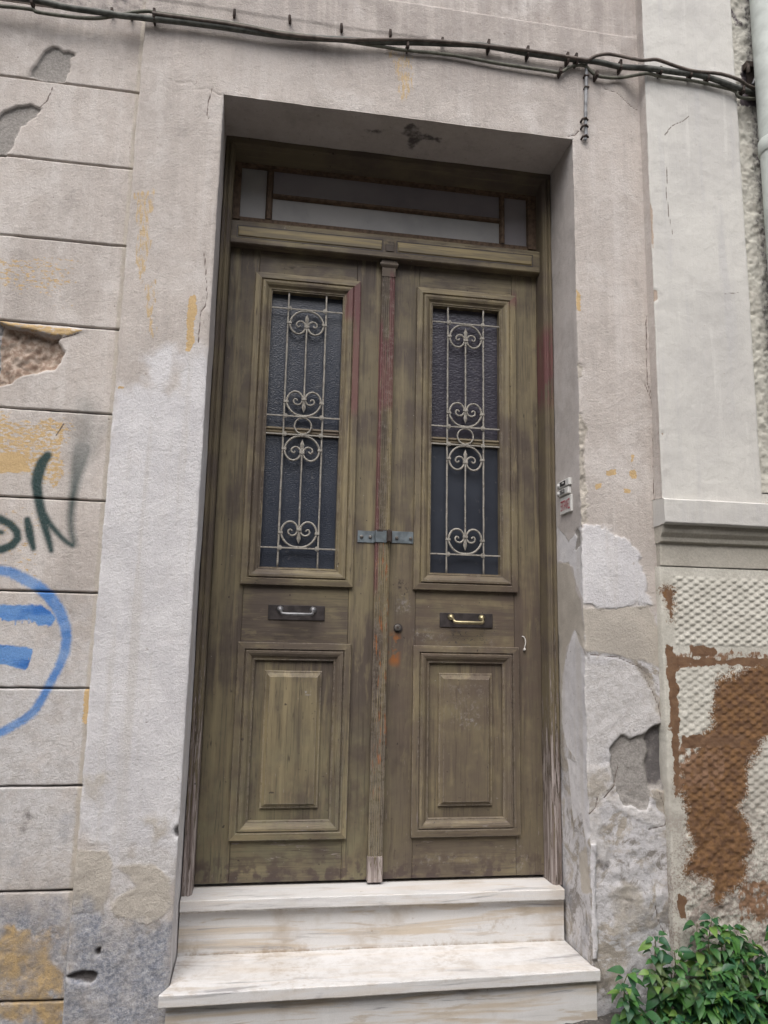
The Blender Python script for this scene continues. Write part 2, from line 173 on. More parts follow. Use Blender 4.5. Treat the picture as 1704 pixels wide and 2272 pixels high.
class MB:
    def __init__(s): s.v = []; s.f = []
    def box(s, x0, x1, y0, y1, z0, z1, b=0.0):
        n = len(s.v)
        if b <= 0:
            s.v += [(x0, y0, z0), (x1, y0, z0), (x1, y1, z0), (x0, y1, z0), (x0, y0, z1), (x1, y0, z1), (x1, y1, z1), (x0, y1, z1)]
            s.f += [tuple(n + i for i in q) for q in ((0, 3, 2, 1), (4, 5, 6, 7), (0, 1, 5, 4), (1, 2, 6, 5), (2, 3, 7, 6), (3, 0, 4, 7))]
            return s
        # chamfered box: 24 verts
        import itertools
        idx = {}
        for sx, sy, sz in itertools.product((0, 1), repeat=3):
            X, Y, Zz = (x0, x1)[sx], (y0, y1)[sy], (z0, z1)[sz]; ix, iy, iz = (b, -b)[sx], (b, -b)[sy], (b, -b)[sz]
            for ax, p in enumerate(((X, Y + iy, Zz + iz), (X + ix, Y, Zz + iz), (X + ix, Y + iy, Zz))):
                idx[(sx, sy, sz, ax)] = len(s.v); s.v.append(p)
        def q(a, b_, c, d, out):
            P = [Vector(s.v[i]) for i in (a, b_, c)]
            nn = (P[1] - P[0]).cross(P[2] - P[0])
            s.f.append((a, b_, c, d) if nn.dot(out) > 0 else (d, c, b_, a))
        for ax in range(3):
            for sd_ in (0, 1):
                o = [0, 0, 0]; o[ax] = 1 if sd_ else -1; ks = []
                for u, w in ((0, 0), (1, 0), (1, 1), (0, 1)):
                    k = [0, 0, 0]; k[ax] = sd_; k[(ax + 1) % 3] = u; k[(ax + 2) % 3] = w; ks.append(idx[(*k, ax)])
                q(*ks, Vector(o))
        for ax in range(3):
            a1, a2 = (ax + 1) % 3, (ax + 2) % 3
            for u, w in itertools.product((0, 1), repeat=2):
                k0 = [0, 0, 0]; k0[a1] = u; k0[a2] = w; k1 = list(k0); k1[ax] = 1
                o = [0, 0, 0]; o[a1] = 1 if u else -1; o[a2] = 1 if w else -1
                q(idx[(*k0, a1)], idx[(*k1, a1)], idx[(*k1, a2)], idx[(*k0, a2)], Vector(o))
        for k in itertools.product((0, 1), repeat=3):
            t = [idx[(*k, a)] for a in range(3)]
            P = [Vector(s.v[i]) for i in t]; nn = (P[1] - P[0]).cross(P[2] - P[0])
            o = Vector([1 if kk else -1 for kk in k]); s.f.append(tuple(t) if nn.dot(o) > 0 else tuple(t[::-1]))
        return s
    def tube(s, pts, r, n=8, caps=True):
        pts = [Vector(p) for p in pts]; rr = r if isinstance(r, (list, tuple)) else [r] * len(pts)
        b0 = len(s.v); up = None
        for i, p in enumerate(pts):
            t = (pts[min(i + 1, len(pts) - 1)] - pts[max(i - 1, 0)]).normalized()
            if up is None: up = Vector((0, 0, 1)) if abs(t.z) < .9 else Vector((0, 1, 0))
            a = t.cross(up).normalized(); up2 = a.cross(t).normalized(); up = up2
            for k in range(n):
                an = 2 * math.pi * k / n; s.v.append(tuple(p + (a * math.cos(an) + up2 * math.sin(an)) * rr[i]))
        for i in range(len(pts) - 1):
            for k in range(n):
                k2 = (k + 1) % n; s.f.append((b0 + i * n + k, b0 + (i + 1) * n + k, b0 + (i + 1) * n + k2, b0 + i * n + k2))
        if caps:
            s.f.append(tuple(b0 + k for k in range(n))); e = b0 + (len(pts) - 1) * n; s.f.append(tuple(e + k for k in reversed(range(n))))
        return s
    def extrude(s, prof, a0, a1, fn, seg=1, closed=False):
        """prof: 2-D points; fn(p, q, t) -> xyz; sweeps t from a0 to a1"""
        b0 = len(s.v); n = len(prof)
        for j in range(seg + 1):
            t = a0 + (a1 - a0) * j / seg
            for p, q in prof: s.v.append(fn(p, q, t))
        for j in range(seg):
            for i in range(n if closed else n - 1):
                i2 = (i + 1) % n; s.f.append((b0 + j * n + i, b0 + j * n + i2, b0 + (j + 1) * n + i2, b0 + (j + 1) * n + i))
        if closed:
            s.f.append(tuple(b0 + i for i in range(n))[::-1]); s.f.append(tuple(b0 + seg * n + i for i in range(n)))
        return s
    def build(s, name, mat, parent=None, smooth=False, label=None, kind=None, fix=True):
        me = mesh(name, s.v, s.f, smooth)
        if fix:
            import bmesh
            bm = bmesh.new(); bm.from_mesh(me); bmesh.ops.recalc_face_normals(bm, faces=bm.faces); bm.to_mesh(me); bm.free()
        return link(name, me, mat, parent, label, kind)
def spline(pts, n=6):
    P_ = [Vector(p) for p in pts]; out = []
    for i in range(len(P_) - 1):
        p0, p1, p2, p3 = P_[max(i - 1, 0)], P_[i], P_[i + 1], P_[min(i + 2, len(P_) - 1)]
        for k in range(n):
            t = k / n
            out.append(.5 * ((2 * p1) + (p2 - p0) * t + (2 * p0 - 5 * p1 + 4 * p2 - p3) * t * t + (3 * p1 - p0 - 3 * p2 + p3) * t ** 3))
    out.append(P_[-1]); return out
# ------------------------------------------------------------------ node helper
class NT:
    def __init__(s, name):
        s.m = bpy.data.materials.new(name); s.m.use_nodes = True; s.t = s.m.node_tree; s.b = s.t.nodes['Principled BSDF']
        s.pos = s.t.nodes.new('ShaderNodeNewGeometry').outputs['Position']
        s.xyz = s.t.nodes.new('ShaderNodeSeparateXYZ'); s.t.links.new(s.pos, s.xyz.inputs[0])
    def L(s, a, b): s.t.links.new(a, b)
    def put(s, sock, v):
        if hasattr(v, 'links') or isinstance(v, bpy.types.NodeSocket): s.L(v, sock)
        elif isinstance(v, (tuple, list)) and len(v) == 3 and sock.type == 'RGBA': sock.default_value = (*v, 1)
        else: sock.default_value = v
    def math(s, op, a, b=0.0, c=None, clamp=False):
        n = s.t.nodes.new('ShaderNodeMath'); n.operation = op; n.use_clamp = clamp
        s.put(n.inputs[0], a); s.put(n.inputs[1], b)
        if c is not None: s.put(n.inputs[2], c)
        return n.outputs[0]
    def map(s, sc=(1, 1, 1), loc=(0, 0, 0), vec=None):
        n = s.t.nodes.new('ShaderNodeMapping'); s.L(vec or s.pos, n.inputs[0]); n.inputs['Scale'].default_value = sc; n.inputs['Location'].default_value = loc
        return n.outputs[0]
    def noise(s, scale, detail=4, rough=.55, sc=None, loc=(0, 0, 0), dist=0.0, col=False):
        n = s.t.nodes.new('ShaderNodeTexNoise'); s.L(s.map(sc or (1, 1, 1), loc), n.inputs['Vector'])
        n.inputs['Scale'].default_value = scale; n.inputs['Detail'].default_value = detail; n.inputs['Roughness'].default_value = rough; n.inputs['Distortion'].default_value = dist
        return n.outputs['Color' if col else 'Fac']
    def voro(s, scale, sc=None, feature='F1'):
        n = s.t.nodes.new('ShaderNodeTexVoronoi'); n.feature = feature; s.L(s.map(sc or (1, 1, 1)), n.inputs['Vector']); n.inputs['Scale'].default_value = scale
        return n.outputs['Distance']
    def ramp(s, f, a, b, lo=0.0, hi=1.0, smooth=True):
        n = s.t.nodes.new('ShaderNodeMapRange'); n.clamp = True
        if smooth: n.interpolation_type = 'SMOOTHSTEP'
        s.put(n.inputs[0], f); n.inputs[1].default_value = a; n.inputs[2].default_value = b; n.inputs[3].default_value = lo; n.inputs[4].default_value = hi
        return n.outputs[0]
    def mix(s, f, a, b, mode='MIX'):
        n = s.t.nodes.new('ShaderNodeMix'); n.data_type = 'RGBA'; n.blend_type = mode
        s.put(n.inputs[0], f); s.put(n.inputs[6], a); s.put(n.inputs[7], b); return n.outputs[2]
    def attr(s, name):
        n = s.t.nodes.new('ShaderNodeAttribute'); n.attribute_name = name; return n.outputs['Fac']
    def bump(s, h, strength=.3, dist=.002, prev=None):
        n = s.t.nodes.new('ShaderNodeBump'); n.inputs['Strength'].default_value = strength; n.inputs['Distance'].default_value = dist
        s.put(n.inputs['Height'], h)
        if prev is not None: s.L(prev, n.inputs['Normal'])
        return n.outputs[0]
    def box(s, x0, x1, z0, z1, sx=.01, sz=.05, ax='X'):
        X, Z = s.xyz.outputs[ax], s.xyz.outputs['Z']
        a = s.math('MULTIPLY', s.ramp(X, x0 - sx, x0 + sx), s.ramp(X, x1 + sx, x1 - sx) if False else s.math('SUBTRACT', 1.0, s.ramp(X, x1 - sx, x1 + sx)))
        b = s.math('MULTIPLY', s.ramp(Z, z0 - sz, z0 + sz), s.math('SUBTRACT', 1.0, s.ramp(Z, z1 - sz, z1 + sz)))
        return s.math('MULTIPLY', a, b)
    def out(s, col, rough=.9, spec=.3, normal=None, **kw):
        s.put(s.b.inputs['Base Color'], col); s.put(s.b.inputs['Roughness'], rough); s.put(s.b.inputs['Specular IOR Level'], spec)
        if normal is not None: s.L(normal, s.b.inputs['Normal'])
        for k, v in kw.items(): s.put(s.b.inputs[k.replace('_', ' ')], v)
        return s.m
def simple(name, col, rough=.6, metal=0.0, spec=.4, var=.25, ns=60, bump=.15):
    n = NT(name); f = n.noise(ns, 4); g = n.noise(6, 3)
    c = n.mix(n.ramp(f, .35, .7), tuple(min(1, k * (1 + var)) for k in col), tuple(k * (1 - var) for k in col))
    c = n.mix(n.ramp(g, .4, .7, 0, .5), c, tuple(k * .7 for k in col))
    return n.out(c, rough, spec, n.bump(f, bump, .001), Metallic=metal)
# ------------------------------------------------------------------ materials
def layer(n, base, mask, col, amp=.9, w=.12, ns=40, sc=None, thr=.5, detail=6, loc=(0, 0, 0)):
    f = n.noise(ns, detail, .62, sc, loc)
    m = n.math('ADD', mask, n.math('MULTIPLY', n.math('SUBTRACT', f, .5), amp * 2))
    m = n.math('MULTIPLY', n.ramp(m, thr - w, thr + w), n.ramp(mask, 0.0, .08))
    return n.mix(m, base, col), m
def plaster(name, base=(.59, .535, .495), alt=(.50, .452, .418), light=(.69, .65, .62), rough_amp=.85, streak=.6):
    n = NT(name)
    big = n.noise(2.2, 5, .6); med = n.noise(9, 6, .6, loc=(3, 1, 7)); fine = n.noise(130, 5, .75); grain = n.noise(420, 3, .6)
    st = n.noise(1.0, 5, .6, sc=(16, 16, .9)); st2 = n.noise(1.0, 6, .65, sc=(60, 60, 2.5), loc=(9, 0, 0))
    c = n.mix(n.ramp(big, .38, .64), base, alt)
    c = n.mix(n.ramp(st, .5, .72, 0, streak), c, light)
    c = n.mix(n.ramp(st, .5, .3, 0, streak * .7), c, tuple(k * .8 for k in alt))
    c = n.mix(n.ramp(med, .52, .75, 0, .45), c, tuple(k * .86 for k in base))
    c = n.mix(n.ramp(st2, .55, .7, 0, .35), c, light)
    cloud = n.noise(5.5, 7, .68, loc=(11, 0, 5), dist=.4)
    c = n.mix(n.ramp(cloud, .48, .66, 0, .55), c, light); c = n.mix(n.ramp(cloud, .46, .32, 0, .6), c, tuple(k * .84 for k in alt))
    mot = n.noise(48, 5, .7, loc=(0, 4, 2)); c = n.mix(n.ramp(mot, .52, .7, 0, .35), c, tuple(k * .72 for k in alt)); c = n.mix(n.ramp(mot, .48, .3, 0, .35), c, light)
    # rain-washed dirt below the cables
    zt = n.math('MULTIPLY', n.ramp(n.xyz.outputs['Z'], 2.72, 3.0), n.ramp(n.math('ADD', st, n.math('MULTIPLY', med, .3)), .5, .75, 0, .55))
    c = n.mix(zt, c, (.31, .27, .25))
    # soiling close to the street
    zb = n.math('MULTIPLY', n.ramp(n.xyz.outputs['Z'], .75, -.3), n.ramp(n.math('ADD', med, n.math('MULTIPLY', fine, .4)), .55, .85, 0, .75))
    c = n.mix(zb, c, (.29, .27, .25))
    pz = n.noise(6.5, 7, .66, loc=(2, 7, 1), dist=1.2); pz2 = n.noise(11, 7, .7, loc=(8, 1, 4), dist=.8)
    pc = n.mix(n.ramp(pz, .42, .49), (.40, .36, .31), (.60, .585, .595)); pc = n.mix(n.ramp(pz2, .53, .62, 0, .85), pc, (.25, .225, .20)); pc = n.mix(n.ramp(pz2, .46, .36, 0, .8), pc, (.47, .42, .365)); pc = n.mix(n.ramp(mot, .5, .66, 0, .5), pc, (.25, .23, .21))
    c, _ = layer(n, c, n.attr('patchy'), pc, .6, .3, 9)
    wcol = n.mix(n.ramp(cloud, .40, .60), (.635, .62, .635), (.72, .705, .715)); wcol = n.mix(n.ramp(mot, .54, .70, 0, .6), wcol, (.52, .50, .50)); wcol = n.mix(n.ramp(st, .5, .66, 0, .6), wcol, (.585, .555, .53))
    c, _ = layer(n, c, n.attr('pale'), n.mix(n.ramp(mot, .4, .65), (.63, .61, .605), (.52, .495, .48)), .75, .35, 18)
    c, mw = layer(n, c, n.attr('white'), wcol, .8, .5, 14, sc=(1, 1, .6))
    c, mp = layer(n, c, n.attr('whitepatch'), wcol, .35, .2, 40)
    c, mt = layer(n, c, n.attr('tan'), n.mix(n.ramp(cloud, .4, .6), (.53, .485, .425), (.45, .41, .36)), .55, .3, 20, loc=(5, 5, 5))
    # worn patches inside the white repaint
    c = n.mix(n.math('MULTIPLY', mw, n.ramp(cloud, .63, .73, 0, .5)), c, (.50, .475, .465))
    c, _ = layer(n, c, n.attr('yellowm'), (.58, .44, .27), 1.0, .14, 110, sc=(1, 1, .22), thr=.62)
    c, _ = layer(n, c, n.attr('yellow'), (.60, .43, .23), 1.0, .12, 105, sc=(.5, 1, 1), thr=.56)
    c, _ = layer(n, c, n.attr('ochre'), n.mix(n.ramp(mot, .4, .6), (.52, .37, .19), (.36, .28, .19)), .75, .25, 12, detail=8, thr=.52)
    c, mg = layer(n, c, n.attr('grey'), n.mix(n.ramp(fine, .35, .65), (.38, .36, .335), (.27, .25, .235)), .12, .12, 50)
    c, _ = layer(n, c, n.attr('brown'), n.mix(n.ramp(n.noise(55, 4), .4, .62), (.50, .41, .34), (.30, .215, .165)), .25, .12, 50)
    c, _ = layer(n, c, n.attr('cement'), n.mix(n.ramp(n.noise(70, 5), .42, .6), (.44, .43, .43), (.2, .19, .19)), .25, .12, 50)
    c, _ = layer(n, c, n.attr('mould'), n.mix(n.ramp(n.noise(85, 6, .75, loc=(2, 2, 2)), .4, .6), (.22, .235, .28), (.42, .425, .45)), 1.15, .5, 11, detail=8, thr=.60)
    c = n.mix(n.math('MULTIPLY', n.ramp(n.attr('mould'), .2, .6), n.ramp(n.noise(70, 6, .8, loc=(5, 0, 2)), .57, .68, 0, .5)), c, (.17, .17, .185))
    c, _ = layer(n, c, n.attr('ochre'), n.mix(n.ramp(mot, .4, .6), (.50, .36, .19), (.36, .28, .19)), .75, .2, 9, detail=8, thr=.66, loc=(3, 3, 3))
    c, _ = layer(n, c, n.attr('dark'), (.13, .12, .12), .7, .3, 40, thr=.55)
    c, _ = layer(n, c, n.attr('blue'), n.mix(n.ramp(n.noise(14, 4), .35, .65), (.10, .24, .55), (.24, .37, .62)), .32, .30, 130, thr=.46)
    c, _ = layer(n, c, n.attr('bluebar'), n.mix(n.ramp(n.noise(9, 3, sc=(1, 1, 2.5)), .38, .6), (.05, .18, .52), (.15, .31, .62)), .25, .25, 130, thr=.46)
    gm = n.math('MULTIPLY', n.attr('green'), n.ramp(n.noise(260, 3), .25, .6, .92, 1.0))
    c = n.mix(gm, c, (.030, .062, .062))
    c, _ = layer(n, c, n.attr('crack'), (.16, .125, .11), .10, .14, 90, thr=.66)
    # pinholes, specks and grain
    sp = n.ramp(n.noise(75, 2, loc=(4, 8, 1)), .725, .76, 0, .6)
    c = n.mix(sp, c, (.2, .17, .15))
    c = n.mix(n.ramp(n.noise(34, 3, loc=(1, 8, 6)), .70, .735, 0, .5), c, (.33, .28, .24))
    c = n.mix(n.ramp(grain, .3, .7, .16, 0), c, (.1, .09, .09))
    h = n.math('ADD', n.math('MULTIPLY', fine, 1.0), n.math('MULTIPLY', grain, .35))
    h = n.math('ADD', h, n.math('MULTIPLY', med, 1.2)); h = n.math('ADD', h, n.math('MULTIPLY', mp, .8)); h = n.math('ADD', h, n.math('MULTIPLY', mt, .45))
    h = n.math('ADD', h, n.math('MULTIPLY', n.noise(38, 4, .7, loc=(0, 2, 7)), .7))
    return n.out(c, .92, .15, n.bump(h, rough_amp, .004))
M = {}
M['plaster'] = plaster('plaster_old')
M['reveal'] = plaster('plaster_reveal', (.56, .515, .49), (.50, .46, .435), (.62, .585, .57), .3, .3)
def pilaster_mat():
    n = NT('plaster_white')
    big = n.noise(3, 5, .6); st = n.noise(1, 5, .6, sc=(18, 18, 1.2)); med = n.noise(14, 6, .65); fine = n.noise(110, 5, .7)
    c = n.mix(n.ramp(big, .4, .65), (.60, .585, .55), (.53, .515, .49))
    c = n.mix(n.ramp(st, .52, .7, 0, .6), c, (.49, .48, .475)); c = n.mix(n.ramp(st, .42, .3, 0, .6), c, (.67, .655, .62))
    c = n.mix(n.ramp(med, .62, .75, 0, .5), c, (.46, .44, .42))
    c, _ = layer(n, c, n.attr('flaw'), (.42, .34, .28), .5, .2, 60)
    c, _ = layer(n, c, n.attr('crack'), (.2, .17, .15), .15, .14, 90, thr=.66)
    c = n.mix(n.ramp(n.noise(60, 2, loc=(4, 8, 1)), .74, .765, 0, .5), c, (.3, .2, .15))
    h = n.math('ADD', n.math('ADD', fine, n.math('MULTIPLY', med, 1.2)), n.math('MULTIPLY', n.noise(1, 5, .6, sc=(70, 70, 9)), 1.2))
    return n.out(c, .9, .15, n.bump(h, .4, .0035))
M['pil'] = pilaster_mat()
def dado_mat():
    n = NT('dado_stucco_paint')
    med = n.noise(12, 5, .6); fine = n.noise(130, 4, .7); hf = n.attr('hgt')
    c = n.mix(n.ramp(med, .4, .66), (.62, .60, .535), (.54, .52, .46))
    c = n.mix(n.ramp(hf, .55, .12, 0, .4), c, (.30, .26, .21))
    zb = n.math('MULTIPLY', n.ramp(n.xyz.outputs['Z'], .62, .0), n.ramp(n.math('ADD', fine, n.math('MULTIPLY', med, .5)), .62, .88, 0, .8))
    c = n.mix(zb, c, (.22, .17, .15))
    br = n.mix(n.ramp(n.noise(40, 5), .4, .62), (.215, .115, .052), (.14, .076, .042))
    c, _ = layer(n, c, n.attr('brown'), br, .75, .2, 170, thr=.5)
    c, _ = layer(n, c, n.attr('brownm'), (.24, .14, .085), .9, .12, 45, sc=(1, 1, .6), thr=.56)
    c, _ = layer(n, c, n.attr('brownh'), n.mix(n.ramp(n.noise(30, 5), .4, .62), (.205, .12, .07), (.16, .09, .052)), .85, .10, 50, thr=.45)
    c = n.mix(n.ramp(fine, .3, .75, .25, 0), c, (.1, .08, .07))
    return n.out(c, .9, .15, n.bump(fine, .5, .003))
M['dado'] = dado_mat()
def rough_mat():
    n = NT('rough_stucco_paint')
    med = n.noise(10, 5, .6); fine = n.noise(120, 4, .7)
    c = n.mix(n.ramp(med, .4, .66), (.60, .585, .53), (.52, .50, .45))
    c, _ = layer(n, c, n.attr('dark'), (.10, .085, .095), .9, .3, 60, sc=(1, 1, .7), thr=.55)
    return n.out(c, .92, .15, n.bump(fine, .5, .003))
M['rough'] = rough_mat()
def wood_mat(name, axis='Z', peel=0.0, base=(.165, .138, .088), brown=(.092, .073, .060), hi=(.245, .203, .122)):
    n = NT(name)
    s1 = (22, 22, 1.3) if axis == 'Z' else (1.3, 22, 22)
    s2 = (150, 150, 5) if axis == 'Z' else (5, 150, 150)
    st = n.noise(1, 5, .6, sc=s1); gr = n.noise(1, 5, .65, sc=s2); bl = n.noise(3.3, 5, .6, loc=(2, 0, 3)); sm = n.noise(13, 5, .6)
    Zc = n.xyz.outputs['Z']
    c = n.mix(n.ramp(bl, .40, .60), base, brown)
    b2 = n.noise(1, 6, .7, sc=((30, 30, 7) if axis == 'Z' else (7, 30, 30)), loc=(5, 0, 8), dist=.4)
    c = n.mix(n.ramp(b2, .52, .68, 0, .4), c, brown); c = n.mix(n.ramp(b2, .46, .34, 0, .4), c, hi)
    c = n.mix(n.ramp(st, .5, .68, 0, .75), c, hi)
    c = n.mix(n.ramp(st, .46, .3, 0, .7), c, tuple(k * .8 for k in brown))
    c = n.mix(n.math('MULTIPLY', n.ramp(Zc, .75, .1), n.ramp(sm, .4, .62, 0, .55)), c, (.185, .172, .105))
    c = n.mix(n.ramp(sm, .58, .76, 0, .6), c, (.13, .105, .085))
    ck = n.ramp(n.math('ABSOLUTE', n.math('SUBTRACT', n.noise(1, 2, .5, sc=((34, 34, .9) if axis == 'Z' else (.9, 34, 34)), loc=(3, 3, 0)), .5)), .0, .007, 1, 0); ck = n.math('MULTIPLY', ck, n.ramp(sm, .44, .56))
    c = n.mix(n.math('MULTIPLY', ck, .75), c, (.05, .04, .032))
    c = n.mix(n.ramp(gr, .52, .66, 0, .5), c, tuple(k * .58 for k in brown))
    if name == 'door_paint' or name == 'door_paint_moulding':
        red = (.155, .062, .068)
        f = n.noise(1, 4, .6, sc=(60, 60, 6))
        for (x0, x1, z0, z1) in ((.484, .545, 2.05, 2.20), (.517, .545, 1.67, 2.08), (.622, .678, 1.70, 1.97), (.655, .678, 1.95, 2.25), (.620, .632, 1.0, 2.05), (1.135, 1.18, 2.17, 2.22)):
            m = n.math('MULTIPLY', n.box(x0, x1, z0, z1, .002, .03), n.ramp(f, .3, .45))
            c = n.mix(n.math('MULTIPLY', m, .72), c, red)
        m = n.math('MULTIPLY', n.box(.622, .678, .3, 1.2, .003, .05), n.ramp(n.noise(1, 4, .6, sc=(70, 70, 14)), .57, .63))
        c = n.mix(m, c, (.28, .105, .035))
        m = n.math('MULTIPLY', n.box(.682, .722, .74, .85, .01, .02), n.ramp(n.noise(30, 4), .45, .52))
        c = n.mix(m, c, (.27, .10, .03))
    rb = n.math('MULTIPLY', n.ramp(n.xyz.outputs['X'], .60, .75), n.ramp(Zc, 1.35, .95))
    c = n.mix(n.math('MULTIPLY', rb, n.ramp(sm, .35, .6, .10, .6)), c, (.115, .085, .066))
    scf = n.noise(75, 6, .75, loc=(1, 0, 9))
    for (x0, x1, z0, z1, k_) in ((.915, 1.02, .52, .585, .6), (.90, 1.04, .58, .68, .28), (.375, .405, .630, .645, .95), (.70, .76, .93, .99, .5), (.77, .85, .83, .87, .6), (.80, 1.06, .055, .085, .45), (1.15, 1.19, .03, .12, .45), (.86, 1.08, .80, .93, .25)):
        c = n.mix(n.math('MULTIPLY', n.math('MULTIPLY', n.box(x0, x1, z0, z1, .012 if x1 - x0 > .05 else .004, .02 if z1 - z0 > .03 else .003), k_), n.ramp(scf, .50, .66)), c, (.31, .29, .28))
    for (x0, x1, z0, z1) in ((.69, .75, .98, 1.05), (.90, 1.05, .82, .87)):
        c = n.mix(n.math('MULTIPLY', n.box(x0, x1, z0, z1, .01, .015), n.ramp(scf, .53, .58, 0, .8)), c, (.035, .028, .028))
    # paint lost near the foot
    pw = n.math('ADD', n.ramp(Zc, .95, -.02, 0, .15), peel)
    pf = n.noise(1, 6, .68, sc=((75, 75, 11) if axis == 'Z' else (11, 75, 75)), loc=(1, 1, 0))
    pm = n.ramp(n.math('ADD', pf, pw), .77, .80, 0, .9)
    c = n.mix(pm, c, n.mix(n.ramp(gr, .4, .6), (.30, .265, .25), (.17, .135, .12)))
    c = n.mix(n.math('MULTIPLY', n.ramp(Zc, .13, .02, 0, .9), n.ramp(n.noise(25, 5, loc=(0, 3, 0)), .46, .6)), c, (.075, .055, .05))
    c = n.mix(n.ramp(n.noise(90, 2), .745, .775, 0, .8), c, (.34, .32, .30))
    c = n.mix(n.ramp(n.noise(55, 2, loc=(7, 7, 7)), .73, .755, 0, .8), c, (.04, .03, .03))
    if 'moulding' in name:
        bv = n.t.nodes.new('ShaderNodeBevel'); bv.samples = 3; bv.inputs[0].default_value = .0028
        gn = n.t.nodes.new('ShaderNodeNewGeometry'); dt = n.t.nodes.new('ShaderNodeVectorMath'); dt.operation = 'DOT_PRODUCT'
        n.L(bv.outputs[0], dt.inputs[0]); n.L(gn.outputs['Normal'], dt.inputs[1])
        ew = n.ramp(dt.outputs['Value'], .992, .88); wn_ = n.noise(1, 6, .7, sc=(60, 60, 60), loc=(6, 2, 0))
        em = n.math('MULTIPLY', ew, n.ramp(n.math('ADD', wn_, n.ramp(Zc, 1.2, .1, 0, .13)), .50, .62, 0, .85))
        c = n.mix(em, c, (.34, .30, .26)); c = n.mix(n.math('MULTIPLY', ew, n.ramp(wn_, .48, .36, 0, .6)), c, (.045, .035, .03))
    h = n.math('ADD', n.math('MULTIPLY', gr, .8), n.math('MULTIPLY', pm, -.9))
    rg = n.ramp(sm, .35, .7, .5, .72)
    return n.out(c, rg, .3, n.bump(h, .35, .0015))
M['wood'] = wood_mat('door_paint'); M['woodh'] = wood_mat('door_paint_rail', 'X')
mk_ = dict(base=(.19, .158, .098), brown=(.105, .083, .065), hi=(.285, .235, .14))
M['mould'] = wood_mat('door_paint_moulding', **mk_); M['mouldh'] = wood_mat('door_paint_moulding_rail', 'X', **mk_)
def frame_mat(name, axis='Z'):
    n = NT(name); Zc = n.xyz.outputs['Z']
    s2 = (90, 90, 3.5) if axis == 'Z' else (3.5, 90, 90)
    gr = n.noise(1, 6, .65, sc=s2); bl = n.noise(4, 5, .6)
    c = n.mix(n.ramp(bl, .38, .62), (.155, .127, .082), (.108, .086, .070))
    c = n.mix(n.ramp(gr, .54, .66, 0, .6), c, (.205, .17, .105))
    w = n.ramp(Zc, 1.15, .0, .0, .26)
    pf = n.noise(1, 6, .7, sc=((110, 110, 9) if axis == 'Z' else (9, 110, 110)), loc=(3, 1, 0))
    pm = n.ramp(n.math('ADD', pf, w), .66, .70)
    pm = n.math('MULTIPLY', pm, n.ramp(Zc, 1.3, .9))
    c = n.mix(pm, c, n.mix(n.ramp(gr, .42, .58), (.40, .35, .33), (.20, .16, .145)))
    m = n.math('MULTIPLY', n.box(1.255, 1.31, 1.75, 2.05, .004, .05), n.ramp(n.noise(1, 4, sc=(40, 40, 8)), .35, .5))
    c = n.mix(n.math('MULTIPLY', m, .8), c, (.15, .06, .065))
    c = n.mix(n.ramp(n.noise(60, 2), .73, .76, 0, .8), c, (.04, .03, .03))
    h = n.math('ADD', gr, n.math('MULTIPLY', pm, -1.0))
    return n.out(c, .7, .25, n.bump(h, .6, .0025))
M['frame'] = frame_mat('frame_paint'); M['frameh'] = frame_mat('frame_paint_rail', 'X')
M['sash'] = simple('sash_paint_worn', (.13, .085, .055), .7, var=.35)
def glass_mat(name, col, col2, bs=170, sc=(1, 1, 1.9), amt=.5):
    n = NT(name); v = n.voro(bs, sc, 'SMOOTH_F1'); d = n.noise(5, 5, .6, loc=(3, 3, 3))
    c = n.mix(n.ramp(d, .35, .65), col, col2)
    c = n.mix(n.ramp(n.noise(40, 4), .62, .8, 0, .35), c, (.2, .19, .18))
    return n.out(c, .30, .5, n.bump(v, amt, .002), Coat_Weight=.25, Coat_Roughness=.12)
M['glass'] = glass_mat('hammered_glass', (.020, .026, .042), (.032, .039, .056))
M['glass2'] = glass_mat('rippled_glass_violet', (.036, .034, .048), (.048, .044, .060), 95, (1, 1, 1.6), .6)
M['glass3'] = glass_mat('plain_dark_glass', (.026, .030, .042), (.036, .042, .056), 20, (1, 1, 1), .05)
def trans_mat(name, a, b):
    n = NT(name); d = n.noise(4, 5, .6); e = n.noise(30, 4, .6)
    c = n.mix(n.ramp(d, .35, .65), a, b); c = n.mix(n.ramp(e, .6, .8, 0, .4), c, tuple(k * .7 for k in a))
    return n.out(c, .45, .4, n.bump(e, .1, .001))
M['pane_a'] = trans_mat('obscured_glass_upper', (.23, .21, .23), (.28, .26, .27)); M['pane_b'] = trans_mat('obscured_glass_lower', (.31, .305, .30), (.40, .385, .375))
def iron_mat():
    n = NT('grille_paint'); f = n.noise(130, 4, .65); g = n.noise(45, 4)
    c = n.mix(n.ramp(g, .4, .65), (.33, .31, .275), (.24, .225, .20))
    r_ = n.ramp(f, .60, .66)
    c = n.mix(r_, c, (.085, .05, .035))
    return n.out(c, .6, .35, n.bump(f, .3, .001))
M['iron'] = iron_mat()
